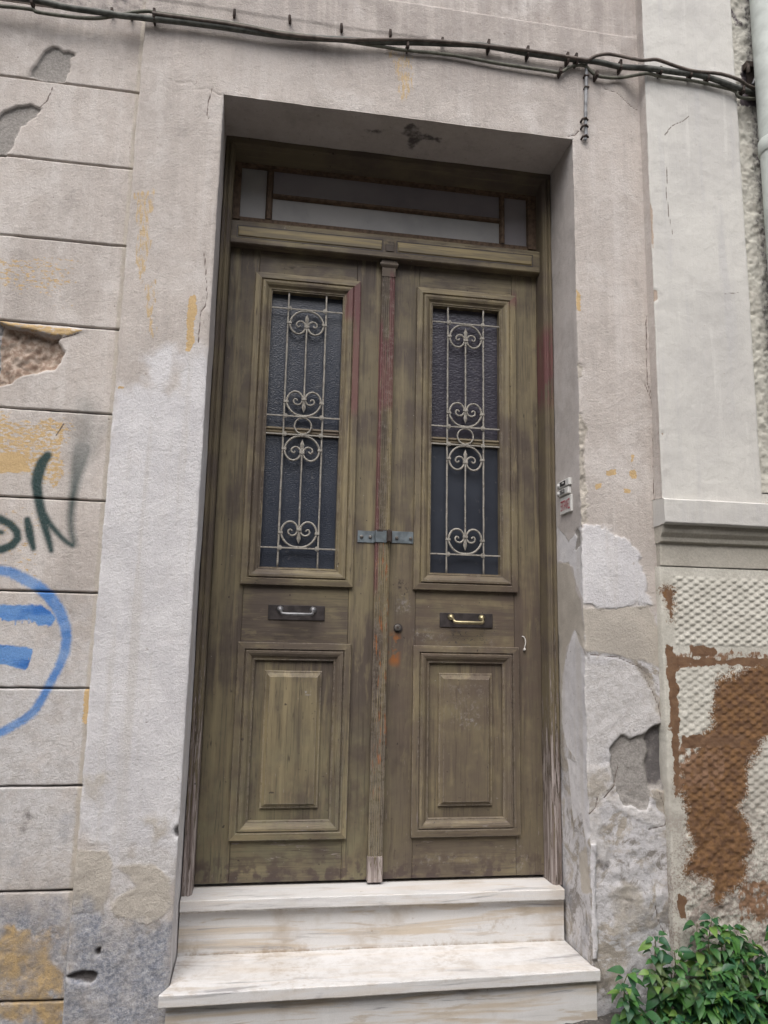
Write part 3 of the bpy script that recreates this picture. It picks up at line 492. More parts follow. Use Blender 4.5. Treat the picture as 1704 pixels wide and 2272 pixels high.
def marble_mat(name, yellow=.5, dirt=.5):
    n = NT(name)
    w = n.noise(1, 6, .6, sc=(1.6, 9, 22), dist=.6); v = n.noise(1, 7, .65, sc=(2.5, 14, 40), loc=(4, 0, 0), dist=1.0); sp = n.noise(28, 5, .65)
    c = n.mix(n.ramp(w, .35, .6), (.62, .61, .60), (.70, .695, .70))
    c = n.mix(n.ramp(w, .46, .60, 0, yellow), c, (.54, .455, .35)); c = n.mix(n.ramp(n.noise(1, 6, .65, sc=(5, 20, 45), loc=(0, 9, 0), dist=.5), .54, .66, 0, yellow), c, (.47, .40, .32))
    c = n.mix(n.ramp(v, .54, .66, 0, .6), c, (.42, .42, .43))
    c = n.mix(n.ramp(v, .62, .66, 0, .6), c, (.25, .24, .25))
    c = n.mix(n.ramp(n.noise(5, 5, .6, loc=(1, 2, 3)), .5, .72, 0, dirt), c, (.40, .335, .265))
    c = n.mix(n.ramp(sp, .68, .74, 0, .6), c, (.28, .21, .15))
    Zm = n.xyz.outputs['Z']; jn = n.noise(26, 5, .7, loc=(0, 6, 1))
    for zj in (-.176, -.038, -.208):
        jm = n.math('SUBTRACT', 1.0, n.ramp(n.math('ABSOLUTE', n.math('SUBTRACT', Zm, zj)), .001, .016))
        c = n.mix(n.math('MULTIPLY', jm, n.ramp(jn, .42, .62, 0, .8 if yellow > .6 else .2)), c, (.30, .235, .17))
    for (x0, x1, z0, z1) in ((-.01, .07, -.18, -.13), (.80, .92, -.175, -.14), (.98, 1.12, -.14, -.09), (.25, .42, -.18, -.15)):
        c = n.mix(n.math('MULTIPLY', n.box(x0, x1, z0, z1, .02, .02), n.ramp(jn, .50, .66, 0, .5)), c, (.36, .28, .20))
    c = n.mix(n.ramp(n.noise(300, 2), .3, .7, .12, 0), c, (.3, .28, .26))
    return n.out(c, .5, .35, n.bump(n.noise(120, 4), .12, .001))
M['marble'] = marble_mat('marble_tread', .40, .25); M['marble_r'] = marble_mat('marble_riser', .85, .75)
M['cable'] = simple('cable_rubber', (.085, .088, .078), .65, var=.4, ns=40)
M['cable2'] = simple('cable_old_olive', (.12, .12, .095), .7, var=.35, ns=40)
M['cable3'] = simple('cable_brown', (.13, .105, .09), .7, var=.35, ns=40)
M['conduit'] = simple('cable_grey', (.22, .225, .235), .6, var=.35, ns=50)
M['rust'] = simple('rusty_iron', (.055, .040, .034), .85, var=.5, ns=70)
M['steel'] = simple('zinc_plate_blue', (.17, .20, .22), .5, .35, var=.3, ns=40)
M['bolt'] = simple('bolt_head', (.15, .14, .13), .55, .5, var=.3)
M['brass'] = simple('brass', (.36, .31, .19), .38, .8, var=.25, ns=50)
M['plate'] = simple('dark_backplate', (.045, .038, .038), .5, .2, var=.4, ns=30)
M['nickel'] = simple('dull_nickel', (.2, .2, .21), .45, .6, var=.25)
M['pipe'] = simple('pipe_pale_paint', (.50, .53, .50), .6, var=.12, ns=20)
M['plastic'] = simple('white_plastic', (.62, .62, .60), .45, var=.08)
M['black'] = simple('black_plastic_and_dark_fill', (.02, .02, .022), .5)
M['red'] = simple('red_print', (.36, .045, .07), .6, var=.3, ns=120)
M['string'] = simple('white_cord', (.6, .58, .55), .8, var=.15)
def ground_mat():
    n = NT('street_asphalt'); f = n.noise(120, 4, .7); g = n.noise(5, 5, .6); v = n.voro(70)
    c = n.mix(n.ramp(g, .4, .62), (.085, .08, .075), (.13, .12, .11)); c = n.mix(n.ramp(v, .12, .3), (.19, .175, .16), c)
    c = n.mix(n.ramp(f, .3, .7, .5, 0), c, (.03, .028, .025))
    return n.out(c, .95, .2, n.bump(f, .7, .006))
M['ground'] = ground_mat()
M['grit'] = simple('grit_grey', (.22, .20, .18), .95, var=.4, ns=60)
def leaf_mat():
    n = NT('leaf_green'); oi = n.t.nodes.new('ShaderNodeObjectInfo').outputs['Random']; f = n.noise(60, 4)
    c = n.mix(oi, (.020, .085, .040), (.095, .240, .045)); c = n.mix(n.ramp(f, .45, .7, 0, .5), c, (.045, .115, .065))
    c = n.mix(n.ramp(oi, .86, .95, 0, .6), c, (.20, .30, .07)); c = n.mix(n.ramp(n.noise(9, 4), .58, .7, 0, .5), c, (.16, .16, .06))
    m = n.out(c, .42, .5); n.b.inputs['Subsurface Weight'].default_value = 0.0
    tr = n.t.nodes.new('ShaderNodeBsdfTranslucent'); n.L(c, tr.inputs[0]); mx = n.t.nodes.new('ShaderNodeMixShader'); mx.inputs[0].default_value = .25
    n.L(n.b.outputs[0], mx.inputs[1]); n.L(tr.outputs[0], mx.inputs[2]); n.L(mx.outputs[0], n.t.nodes['Material Output'].inputs[0]); return m
M['leaf'] = leaf_mat(); M['stem'] = simple('stem_green_brown', (.10, .105, .04), .7)
M['far'] = simple('far_house_render', (.36, .33, .29), .9, ns=8)
M['farwin'] = simple('far_shutter', (.10, .13, .11), .7)
# ------------------------------------------------------------------ the ground
def gz(x, y): return -.405 + .052 * np.clip(x, -3, 3) + .004 * np.asarray(y)
xs = np.concatenate([[-60, -20, -8, -4], np.arange(-2, 1.0, .25), np.arange(1.0, 2.6, .02), [3, 4, 8, 20, 60]])
ys = np.concatenate([[-60, -20, -8, -4], np.arange(-2.5, -.7, .25), np.arange(-.7, .06, .02)])
def gpos(U, V): return U, V, gz(U, V) + .014 * fbm(U, V, 9, 2) * (U > .95) + .012 * fbm(U, V, 40, 3) * (U > .95) + .02 * np.clip((V + .35) / .4, 0, 1) * (U > 1.2)
tag(grid('street_ground', xs, ys, gpos, M['ground']), kind='structure')
# ------------------------------------------------------------------ the house wall
OW, TZ, RD = 1.30, 2.716, .245        # opening width, lintel height, reveal depth
house = thing('rendered_house_wall', (0.0, 0.0, -.45), 'old greige house wall with scored blocks at left, its surround framing the double door', 'house wall')
def ewx(z, k): return .0022 * fbm(z, z * 0 + k, 14, k) + .0012 * fbm(z, z * 0 + k, 70, k)
def surf_h(X, Z):
    lowr = np.clip((.95 - Z) / .9, 0, 1) * np.clip((X - 1.25) / .1, 0, 1)
    lowl = np.clip((.45 - Z) / .5, 0, 1) * np.clip((.2 - X) / .1, 0, 1)
    h = .0035 * fbm(X, Z, 2.5, 1) + .0012 * fbm(X, Z, 18, 2) + .0005 * fbm(X, Z, 70, 3)
    h = h + lowr * (.010 * fbm(X, Z, 9, 4) + .003 * fbm(X, Z, 45, 5)) + lowl * (.006 * fbm(X, Z, 8, 4) + .0025 * fbm(X, Z, 50, 5))
    return h
XS = np.concatenate([np.arange(-.292, -.0049, .0048), [-.0025], [0.0, .0025], np.arange(.006, 1.296, .006), [1.2975, 1.3, 1.3025], np.arange(1.306, 1.612, .0048)])
ZS = np.concatenate([np.arange(-.62, -.36, .03), np.arange(-.36, TZ - .004, .0048), [TZ - .002, TZ, TZ + .0025], np.arange(TZ + .006, 3.35, .0055), np.arange(3.4, 4.6, .1)])
def front_attrs(X, Z):
    a = {}
    a['white'] = pmask(X, Z, D['S_white'][:1], .06, .035); a['whitepatch'] = np.maximum(pmask(X, Z, D['S_white'][1:], .035, .022, 30), pmask(X, Z, D['S_ridge'], .01, .008) * .75)
    a['patchy'] = np.clip((X - 1.26) / .03, 0, 1) * np.clip((.98 - Z) / .12, 0, 1) * .9 + np.clip((-X) / .02, 0, 1) * np.clip((.42 - Z) / .3, 0, 1) * .55
    a['pale'] = pmask(X, Z, D['S_pale'], .04, .03) * .95
    a['tan'] = np.maximum(pmask(X, Z, D['S_tan'][:1] + D['S_tan'][3:5], .016, .012) * .9, pmask(X, Z, D['S_tan'][1:3] + D['S_tan'][5:], .06, .05) * .62)
    a['yellow'] = pmask(X, Z, D['S_yellow'], .008, .006)
    a['yellowm'] = pmask(X, Z, D['S_yellowm'], .03, .02) * .62
    a['mould'] = np.maximum(pmask(X, Z, D['S_mould'], .10, .04) * .85, np.clip((X - 1.35) / .2, 0, 1) * np.clip((.35 - Z) / .7, 0, 1) * .5)
    a['grey'] = pmask(X, Z, D['S_grey'], .008, .012, 35)
    a['dark'] = np.maximum(np.maximum(pmask(X, Z, D['S_dark'][:1], .02, .012) * .8, pmask(X, Z, D['S_dark'][1:], .05, .03) * .6), pmask(X, Z, D['S_hole'], .008, .003) * .9)
    a['brown'] = 0 * X; a['tan'] = np.maximum(a['tan'], pmask(X, Z, D['S_chip'], .006, .008, 60) * .9)
    a['crack'] = lines(X, Z, D['S_crack'][:-2], .0058)
    # dark line beside the neighbouring pilaster
    a['crack'] = np.maximum(a['crack'], np.clip(1 - np.abs(X - 1.583 - .002 * fbm(Z, Z * 0, 8, 2)) / .004, 0, 1) * (Z > .9) * .9)
    return a
def front_y(X, Z):
    y = surf_h(X, Z)
    y = y + .010 * pmask(X, Z, D['S_grey'], .006, .012, 35) + .012 * pmask(X, Z, D['S_dark'][:1], .01, .01) + .016 * pmask(X, Z, D['S_hole'], .006, .003) + .009 * pmask(X, Z, D['S_chip'], .006, .006) * (.6 + fbm(X, Z, 60, 2))
    y = y - .0022 * pmask(X, Z, D['S_white'][1:], .02, .018, 30) - .006 * pmask(X, Z, D['S_ridge'], .006, .004) + .003 * lines(X, Z, D['S_crack'], .004)
    y = y - .003 * pmask(X, Z, D['S_tan'][-2:], .02, .012) - .0035 * pmask(X, Z, D['S_pale'][1:3], .012, .01)
    # upper band: thin proud coat between the old cable line and the frieze, then the recessed frieze panel
    zz = Z + .004 * fbm(X, Z, 12, 2)
    y = y - .003 * np.clip((zz - 3.052) / .004, 0, 1) * np.clip((3.2 - Z) / .004, 0, 1) + .012 * np.clip((Z - 3.197) / .005, 0, 1) * (X < 1.535) 
    # softened arrises round the opening
    dx = np.minimum(np.abs(X), np.abs(X - OW)); inside = Z <= TZ + 1e-6
    e = np.where(inside, dx, np.hypot(np.maximum(np.maximum(-X, X - OW), 0), Z - TZ))
    return y + .0028 * np.clip(1 - e / .006, 0, 1) ** 2
def edge_shift(X, Z):
    sx = np.where(np.abs(X) < .02, ewx(Z, 1), 0) + np.where(np.abs(X - OW) < .02, ewx(Z, 3) * (1 + 2.0 * (Z < 1.35)), 0)
    sx = sx * (Z <= TZ + .01); sz = np.where((np.abs(Z - TZ) < .02) & (X > -.01) & (X < OW + .01), ewx(X, 5), 0)
    return sx, sz
def surround_pos(X, Z):
    sx, sz = edge_shift(X, Z)
    y = front_y(X, Z)
    # both outer sides of the surround return to the wall behind
    y = np.where(X < -.2915, y + .04, y)
    y = y + np.clip(1 - np.abs(X + .2872) / .004, 0, 1) * .003
    return X + sx + np.where(X < -.28, .004 * fbm(Z, Z * 0, 20, 2) + .002 * fbm(Z, Z * 0, 90, 2), 0), y, Z + sz
Ug, Vg = np.meshgrid(XS, ZS, indexing='ij')
grid('door_surround', XS, ZS, surround_pos, M['plaster'], house, front_attrs(Ug, Vg), keep=lambda x, z: ~((x > 0) & (x < OW) & (z < TZ)))
ys = np.concatenate([[0, .003, .006], np.arange(.012, RD + .03, .006)])
def reveal(xw, k, name, flip):
    zs = ZS[ZS <= TZ + 1e-6]
    Y, Z = np.meshgrid(ys, zs, indexing='ij')
    e = ewx(Z, k) * (1 + 2.0 * (Z < 1.35) * (k == 3))
    y0 = front_y(np.full_like(Z, xw), Z)
    low = np.clip((1.1 - Z) / 1.0, 0, 1) * (k == 3) + .15
    t = np.clip(Y / .02, 0, 1)
    X = xw + e * (1 - t) + t * (.004 * fbm(Y, Z, 5, k) + low * .0035 * fbm(Y, Z, 16, 4))
    at = {}
    if k == 3:
        at['tan'] = pmask(Y, Z, D['V_tan'], .015, .01); at['whitepatch'] = pmask(Y, Z, D['V_white'], .012, .008) * .9; at['patchy'] = np.clip((.9 - Z) / .3, 0, 1) * .8
        at['mould'] = np.clip((.25 - Z) / .8, 0, 1) * .45 + np.clip((.9 - Z) / .3, 0, 1) * np.clip((Y - .15) / .1, 0, 1) * .2
        at['grey'] = pmask(Y, Z, [[(.02, 1.17), (.06, 1.16), (.05, 1.2), (.08, 1.22), (.04, 1.235), (.015, 1.21)]], .006, .012)
        X = X + .003 * at['grey']
    at['white'] = at.get('white', np.clip((1.7 - Z) / .3, 0, 1) * .8 if k == 1 else 0 * Z)
    grid(name, ys, zs, lambda a, b: (X, y0 + Y, Z), M['reveal'], house, at, flip=flip)
reveal(0.0, 1, 'reveal', True); reveal(OW, 3, 'reveal', False)
xs2 = XS[(XS >= -1e-6) & (XS <= OW + 1e-6)]
Xs_, Ys_ = np.meshgrid(xs2, ys, indexing='ij')
def soff(X, Y):
    z = TZ + ewx(X, 5) * np.clip(1 - Y / .02, 0, 1) + .003 * fbm(X, Y, 6, 2) * np.clip(Y / .03, 0, 1)
    return X, front_y(X, X * 0 + TZ) + Y, z
grid('soffit', xs2, ys, soff, M['reveal'], house, {'dark': pmask(Xs_, Ys_, D['soff'], .025, .016) * .68, 'crack': np.clip(1 - np.abs(Ys_ - .075) / .002, 0, 1) * (Xs_ < .7) * .5}, flip=True)
# scored blocks at left
PL = -.2925
JZ = [4.3, 4.0, 3.7, 3.35, 2.992, 2.7017, 2.4076, 2.1203, 1.8233, 1.5317, 1.2447, .9526, .6612, .3761, .0833, -.2106, -.60]
LX = np.concatenate([[-9, -6, -4, -3, -2.2, -1.6, -1.3], np.arange(-1.2, -.80, .009), np.arange(-.80, -.2, .0048)])
for i in range(len(JZ) - 1):
    zt, zb = JZ[i] - .003, JZ[i + 1] + .003
    vis = zb < 3.1 and zt > -.4
    n = max(4, int((zt - zb) / (.0048 if vis else .05)))
    zs = np.concatenate([[zb - .002, zb + .0006, zb + .0025], np.linspace(zb + .006, zt - .006, n), [zt - .0025, zt - .0006, zt + .002]])
    X, Z = np.meshgrid(LX, zs, indexing='ij')
    e = np.minimum(Z - zb, zt - Z)
    wob = .0022 * fbm(X, X * 0 + i, 22, 2)
    y = .03 + .0035 * fbm(X, Z, 3, 5) + .001 * fbm(X, Z, 25, 3) + .012 * np.clip(1 - (e + .002) / .0035, 0, 1) ** 1.3
    low = np.clip((.15 - Z) / .3, 0, 1)
    y = y + low * (.006 * fbm(X, Z, 9, 4) + .003 * fbm(X, Z, 45, 5))
    gm = pmask(X, Z, D['L_grey'], .005, .007, 45); hm = pmask(X, Z, D['L_hole'], .008, .010)
    y = y + .010 * gm + hm * (.022 + .02 * fbm(X, Z, 18, 3) + .008 * fbm(X, Z, 60, 2)) - .005 * pmask(X, Z, D['L_flake'], .006, .004)
    at = {'grey': gm}
    leftside = np.clip((-.655 - X + .01 * fbm(X, Z, 25, 1)) / .01, 0, 1)
    at['cement'] = hm * leftside; at['brown'] = hm * (1 - leftside)
    at['yellow'] = np.maximum.reduce([pmask(X, Z, D['L_yellow'][1:2], .05, .05) * .60, pmask(X, Z, D['L_yellow'][:1], .06, .05) * .45, pmask(X, Z, D['L_yellow'][2:], .06, .05) * .33, pmask(X, Z, D['L_yellow2'], .012, .01), pmask(X, Z, D['L_flake'], .004, .004) * .75])
    at['ochre'] = pmask(X, Z, D['L_ochre'], .10, .08) * .8
    at['mould'] = np.clip((.09 - Z) / .08, 0, 1) * .62 + np.clip((.6 - Z) / .5, 0, 1) * .12
    at['green'] = np.maximum.reduce([smask(X, Z, D['green'][:2], .010), smask(X, Z, D['green'][2:3], .02) * np.clip(.95 - (Z - 1.22) * 2.0, .30, .93), smask(X, Z, D['green'][3:], .008), smask(X, Z, D['greenfade'], .05, .42) * np.clip((1.78 - Z) / .35, 0, 1)])
    at['blue'] = smask(X, Z, D['blue'], .022); at['bluebar'] = np.maximum.reduce([pmask(X, Z, D['bluebar'][:1], .014, .006, 60) * np.clip(.95 - (Z - .88) * 8, .36, 1), pmask(X, Z, D['bluebar'][1:], .012, .005, 60) * np.clip(1.0 - (Z - .765) * 6, .6, 1), smask(X, Z, D['drips'], .006)])
    at['crack'] = np.maximum(lines(X, Z, [[(-.578, 2.68), (-.59, 2.63), (-.61, 2.6)], [(-.49, 1.77), (-.42, 1.80)], [(-.46, 1.45), (-.44, 1.49)]], .0058), np.clip(1 - (e + .0015) / .0022, 0, 1) * .9)
    at['pale'] = np.clip((Z - .05) / .15, 0, 1) * np.clip((1.05 - Z) / .35, 0, 1) * .74
    at['tan'] = np.clip((X + .312) / .012, 0, 1) * .75
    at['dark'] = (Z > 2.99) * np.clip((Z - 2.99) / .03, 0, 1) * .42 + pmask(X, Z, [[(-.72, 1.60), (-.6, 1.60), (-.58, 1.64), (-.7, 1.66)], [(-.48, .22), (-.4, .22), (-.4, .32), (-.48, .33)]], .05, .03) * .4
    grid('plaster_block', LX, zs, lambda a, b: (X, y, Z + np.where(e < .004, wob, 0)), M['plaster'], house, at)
MB().box(-9, -.25, .090, .40, -.62, 4.3).box(OW + .02, 9, .012 + .04, .40, -.62, 4.6).box(-.25, OW + .02, .06, .40, TZ + .03, 4.6).box(-.25, -.03, .06, .40, -.62, TZ + .03).build('wall_core', M['reveal'], house)
MB().box(-.03, OW + .03, .42, .46, -.62, TZ + .1).build('hall_dark_sheet', M['black'], house)  # black sheet standing in for the darkness of the unlit hall
# ------------------------------------------------------------------ neighbouring facade at right
nb = thing('neighbouring_facade', (1.6, -.02, -.45), 'neighbouring facade with white pilaster, moulded ledge and fish scale stucco dado spattered with brown paint', 'house wall')
PX0, PX1 = 1.578, 1.963
PZ = 1.335
px = np.concatenate([[PX0, PX0 + .002], np.arange(PX0 + .006, PX1 - .004, .006), [PX1 - .002, PX1]])
pz = np.concatenate([np.arange(PZ, 3.5, .006), [3.7, 4.6]])
def pil_pos(X, Z):
    e = np.minimum(X - PX0, PX1 - X)
    y = -.05 + .003 * fbm(X, Z, 4, 2) + .0016 * fbm(X, Z, 22, 3) + .0006 * fbm(X, Z, 80, 3) + .003 * np.clip(1 - e / .005, 0, 1) ** 2 + .004 * pmask(X, Z, D['P_flaw'], .006, .004)
    return X + .002 * fbm(Z, X * 0 + (X > 1.7) * 3, 25, 4) * (e < .004), y, Z
Xp, Zp = np.meshgrid(px, pz, indexing='ij')
grid('pilaster', px, pz, pil_pos, M['pil'], nb, {'flaw': pmask(Xp, Zp, D['P_flaw'], .006, .005), 'crack': lines(Xp, Zp, D['P_crack'], .0062)})
yy = np.array([-.047, -.04, -.03, -.015, 0, .02])
for xe, fl in ((PX0, True), (PX1, False)):
    grid('pilaster_side', yy, pz[::2], lambda Y, Z: (xe + .002 * fbm(Z, Z * 0 + (xe > 1.7) * 3, 25, 4) * np.clip(1 - (Y + .047) / .01, 0, 1), Y, Z), M['plaster' if fl else 'rough'], nb, flip=fl)
rx = np.concatenate([np.arange(PX1 - .01, 2.30, .005), np.arange(2.3, 3.2, .03), [4, 6, 9]])
rz = np.concatenate([np.arange(PZ + .05, 3.5, .005), [3.7, 4.6]])
def rough_pos(X, Z):
    r = fbm(X, Z, 42, 1, 3)
    return X, .0 + .009 * r + .004 * fbm(X, Z, 110, 5, 2) + .004 * fbm(X, Z, 5, 2) - .006 * (Z < PZ + .09), Z
Xr, Zr = np.meshgrid(rx, rz, indexing='ij')
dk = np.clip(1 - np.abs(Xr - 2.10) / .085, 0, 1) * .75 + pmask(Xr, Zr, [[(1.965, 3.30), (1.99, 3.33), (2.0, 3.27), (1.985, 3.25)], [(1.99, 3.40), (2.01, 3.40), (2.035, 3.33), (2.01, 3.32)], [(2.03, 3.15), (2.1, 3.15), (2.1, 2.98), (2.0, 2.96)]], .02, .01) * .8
grid('rough_stucco', rx, rz, rough_pos, M['rough'], nb, {'dark': dk})
# smooth foot block of the pilaster, ledge, cyma and band
prof = [(.02, PZ + .045), (-.006, PZ + .045), (-.010, PZ + .003)]
MB().extrude(prof, PX1, 9, lambda p, q, t: (t, p, q), 1).build('plinth_block', M['pil'], nb)
def ledge(name, prof, x0, x1, mat, k=0):
    """prof: (y, z) from top to bottom"""
    P_ = np.array(prof, float); seg = np.r_[0, np.cumsum(np.hypot(*np.diff(P_, axis=0).T))]
    vs = np.arange(0, seg[-1] + 1e-6, .005); vs = np.unique(np.r_[vs, seg])
    us = np.concatenate([[x0, x0 + .002], np.arange(x0 + .006, 2.3, .008), [3, 5, 9]])
    U, V = np.meshgrid(us, vs, indexing='ij')
    y = np.interp(V, seg, P_[:, 0]); z = np.interp(V, seg, P_[:, 1])
    y = y + .0018 * fbm(U, V + k, 14, 2) + .0008 * fbm(U, V + k, 60, 3) + .003 * np.clip(1 - (U - x0) / .005, 0, 1) ** 2
    z = z + .0018 * fbm(U, V * 0 + k, 9, 4)
    o = grid(name, us, vs, lambda a, b: (U, y, z), mat, nb, flip=True)
    e = MB(); n0 = [(x0 + .001, a + .003, b) for a, b in prof] + [(x0 + .001, .04, prof[-1][1]), (x0 + .001, .04, prof[0][1])]
    e.v = n0; e.f = [tuple(range(len(n0)))[::-1]]; e.build(name + '_end', mat, nb, fix=False)
    return o
ledge('ledge', [(.02, PZ + .004), (-.072, PZ - .004), (-.082, PZ - .009), (-.082, 1.247), (-.078, 1.243), (-.045, 1.240)], 1.567, 2, M['pil'], 1)
ledge('cyma_moulding', [(-.060, 1.243), (-.060, 1.232), (-.055, 1.215), (-.042, 1.200), (-.040, 1.186), (-.034, 1.182), (-.02, 1.181)], 1.570, 2, M['dado'], 2)
ledge('flat_band', [(-.030, 1.185), (-.027, 1.180), (-.027, 1.102), (-.02, 1.099)], 1.574, 2, M['dado'], 3)
dx = np.concatenate([[1.566, 1.568, 1.571], np.arange(1.574, 2.25, .0036), np.arange(2.28, 3.2, .05), [4, 6, 9]])
dz = np.concatenate([np.arange(-.62, -.36, .03), np.arange(-.36, 1.1, .0036)])
def dado_h(X, Z):
    # fish scales: staggered rows of shallow tongues, each with an undercut arc at its foot
    wx = X + .004 * fbm(X, Z, 10, 3); wz = Z + .003 * fbm(X, Z, 10, 5)
    best = np.zeros(X.shape); px_, pz_ = .0415, .0128
    r0 = np.floor(wz / pz_)
    for dr in (-1, 0, 1, 2):
        r = r0 + dr; off = .5 * (r % 2); cxx = np.round(wx / px_ - off) + off
        u = (wx / px_ - cxx) * 2 * .98; v = (wz / pz_ - r) / 1.15
        ap = -.5; t = np.where(v < ap, (ap - v) / (1 + ap), (v - ap) / (1 - ap))
        h = np.clip(1 - np.hypot(np.abs(u) ** 1.6, t), 0, 1) ** .6
        best = np.maximum(best, h * (1 + .25 * fbm(cxx * 3.1, r * 1.7, 1.0, 6)))
    return np.clip(best, 0, 1.1)
def dado_pos(X, Z):
    base = -.028
    sc_ = dado_h(X, Z)
    rough = .5 + fbm(X, Z, 55, 1, 3) * .9
    lowz = np.clip((.76 - Z) / .03, 0, 1)
    h = np.where(Z > .80, sc_, sc_ * (.62 - .3 * (Z < .3)) + rough * (.30 + .40 * (Z < .3)))
    inside = np.clip((X - 1.614) / .004, 0, 1)
    p1 = np.clip((1.066 - Z) / .004, 0, 1) * np.clip((Z - .829) / .004, 0, 1)
    p2 = np.clip((.758 - Z) / .004, 0, 1)
    for zj, wj in ((.510, .015), (.108, .005)): h = np.where(np.abs(Z - zj) < wj, h * .25 + .45, h)
    m = inside * np.clip(p1 + p2, 0, 1)
    y = base + .0015 * fbm(X, Z, 12, 2) + .0006 * fbm(X, Z, 70, 2)
    y = y + m * (.0045 - .0085 * h) + .006 * np.clip(1 - (X - 1.568) / .004, 0, 1)
    y = np.where(X < 1.567, .03, y)
    y = y + .002 * np.clip(1 - np.abs(Z - .797) / .002, 0, 1)
    X2 = X + .003 * fbm(Z, Z * 0, 16, 3) * (X < 1.6)
    return X2, y, Z, m, h
Xd, Zd = np.meshgrid(dx, dz, indexing='ij')
xd_, yd_, zd_, md_, hd_ = dado_pos(Xd, Zd)
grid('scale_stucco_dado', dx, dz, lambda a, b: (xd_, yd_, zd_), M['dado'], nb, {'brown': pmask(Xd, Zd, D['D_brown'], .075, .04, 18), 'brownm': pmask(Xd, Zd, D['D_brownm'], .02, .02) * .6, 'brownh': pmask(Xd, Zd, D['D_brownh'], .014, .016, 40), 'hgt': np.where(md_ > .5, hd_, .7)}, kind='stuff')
# ------------------------------------------------------------------ marble steps
st = thing('marble_steps', (.65, .1, -.40), 'white marble door steps with worn threshold slab and one projecting tread', 'steps')
def slab(name, poly, z0, z1, mat, nx=70, parent=st, bev=.003):
    """poly: front-left, front-right, back-right, back-left (x, y)"""
    m = MB(); fl, fr, br, bl = [Vector(p) for p in poly]
    prof = [(0, z0 + bev), (0, z1 - bev), (bev * .3, z1 - bev * .3), (bev, z1), (1, z1), (1, z0), (bev, z0), (bev * .3, z0 + bev * .3)]
    for j in range(nx + 1):
        t = j / nx; a = fl.lerp(fr, t); b = bl.lerp(br, t)
        w = .0022 * float(fbm(a.x, z1, 9, 2)) + .0015 * float(fbm(a.x, z1, 50, 3)); wz = .0012 * float(fbm(a.x, z1, 7, 5))
        for q, z in prof:
            p = b if q == 1 else a + Vector((0, q + (w if q < .01 else 0)))
            m.v.append((p.x, p.y, z + wz * (q < .01)))
    n = len(prof)
    for j in range(nx):
        for i in range(n): m.f.append((j * n + i, j * n + (i + 1) % n, (j + 1) * n + (i + 1) % n, (j + 1) * n + i))
    m.f.append(tuple(range(n))); m.f.append(tuple(nx * n + i for i in range(n)))
    return m.build(name, mat, parent)
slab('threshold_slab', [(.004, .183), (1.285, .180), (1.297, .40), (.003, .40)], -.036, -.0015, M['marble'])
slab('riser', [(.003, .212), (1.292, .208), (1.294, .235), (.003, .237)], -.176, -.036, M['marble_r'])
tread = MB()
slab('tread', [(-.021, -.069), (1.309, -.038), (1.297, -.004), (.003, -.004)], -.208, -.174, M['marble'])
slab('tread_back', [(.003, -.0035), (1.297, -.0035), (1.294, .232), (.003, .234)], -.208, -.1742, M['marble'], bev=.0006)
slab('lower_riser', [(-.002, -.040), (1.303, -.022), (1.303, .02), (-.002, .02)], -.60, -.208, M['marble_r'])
# ------------------------------------------------------------------ door frame and transom window
fr = thing('wooden_doorcase', (.65, .28, 0.0), 'olive brown wooden doorcase with a narrow transom window above the double door', 'doorcase')
def jamb(x0, sgn):
    pr = [(0, .34), (0, .229), (.003, .226), (.011, .226), (.013, .231), (.016, .231), (.018, .226), (.022, .224), (.026, .226), (.028, .231), (.031, .233), (.034, .240), (.034, .34)]
    segs = 160; m = MB()
    n = len(pr)
    for j in range(segs + 1):
        z = -.001 + (2.69 + .001) * j / segs
        for i, (p, q) in enumerate(pr):
            w = np.clip((.75 - z) / .8, 0, 1) * .0035 * float(fbm(z + i * 3.1, x0, 26, 3)) if 0 < i < n - 1 else 0
            m.v.append((x0 + sgn * (p + .002), q + w, z))
    for j in range(segs):
        for i in range(n - 1):
            m.f.append((j * n + i, j * n + i + 1, (j + 1) * n + i + 1, (j + 1) * n + i))
    return m.build('jamb', M['frame'], fr)
jamb(0.0, 1); jamb(OW, -1)
H_ = MB(); H_.extrude([(.34, 2.722), (.227, 2.722), (.226, 2.692), (.230, 2.689), (.238, 2.689), (.246, 2.686), (.262, 2.682), (.282, 2.676), (.298, 2.668), (.302, 2.664), (.34, 2.664)], .002, OW - .002, lambda p, q, t: (t, p, q), 40)
H_.build('head', M['frameh'], fr)
TR = MB()
TR.extrude([(.345, 2.304), (.274, 2.304), (.270, 2.308), (.270, 2.392), (.273, 2.397), (.290, 2.402), (.293, 2.410), (.318, 2.418), (.322, 2.428), (.345, 2.428)], .036, 1.264, lambda p, q, t: (t, p, q), 40)
trail = TR.build('transom_rail', M['mouldh'], fr)
def inset(x0, x1, z0, z1, parent, y=.270):
    m = MB()
    for (a, b, c, d) in ((x0, x1, z0, z0 + .003), (x0, x1, z1 - .003, z1), (x0, x0 + .003, z0 + .003, z1 - .003), (x1 - .003, x1, z0 + .003, z1 - .003)): m.box(a, b, y - .0005, y + .002, c, d)
    m.build('groove_shade_strip', M['plate'], parent)  # dark strips on the rail face, groove shade put in as colour
    m = MB(); a, b, c, d = x0 + .005, x1 - .005, z0 + .005, z1 - .005; t = .004
    m.v = [(a, y - .0002, c), (b, y - .0002, c), (b, y - .0002, d), (a, y - .0002, d), (a + t, y - .004, c + t), (b - t, y - .004, c + t), (b - t, y - .004, d - t * 4), (a + t, y - .004, d - t * 4)]
    m.f = [(0, 1, 5, 4), (1, 2, 6, 5), (2, 3, 7, 6), (3, 0, 4, 7), (4, 5, 6, 7)]
    m.build('inset_panel', M['rail_y'], parent)
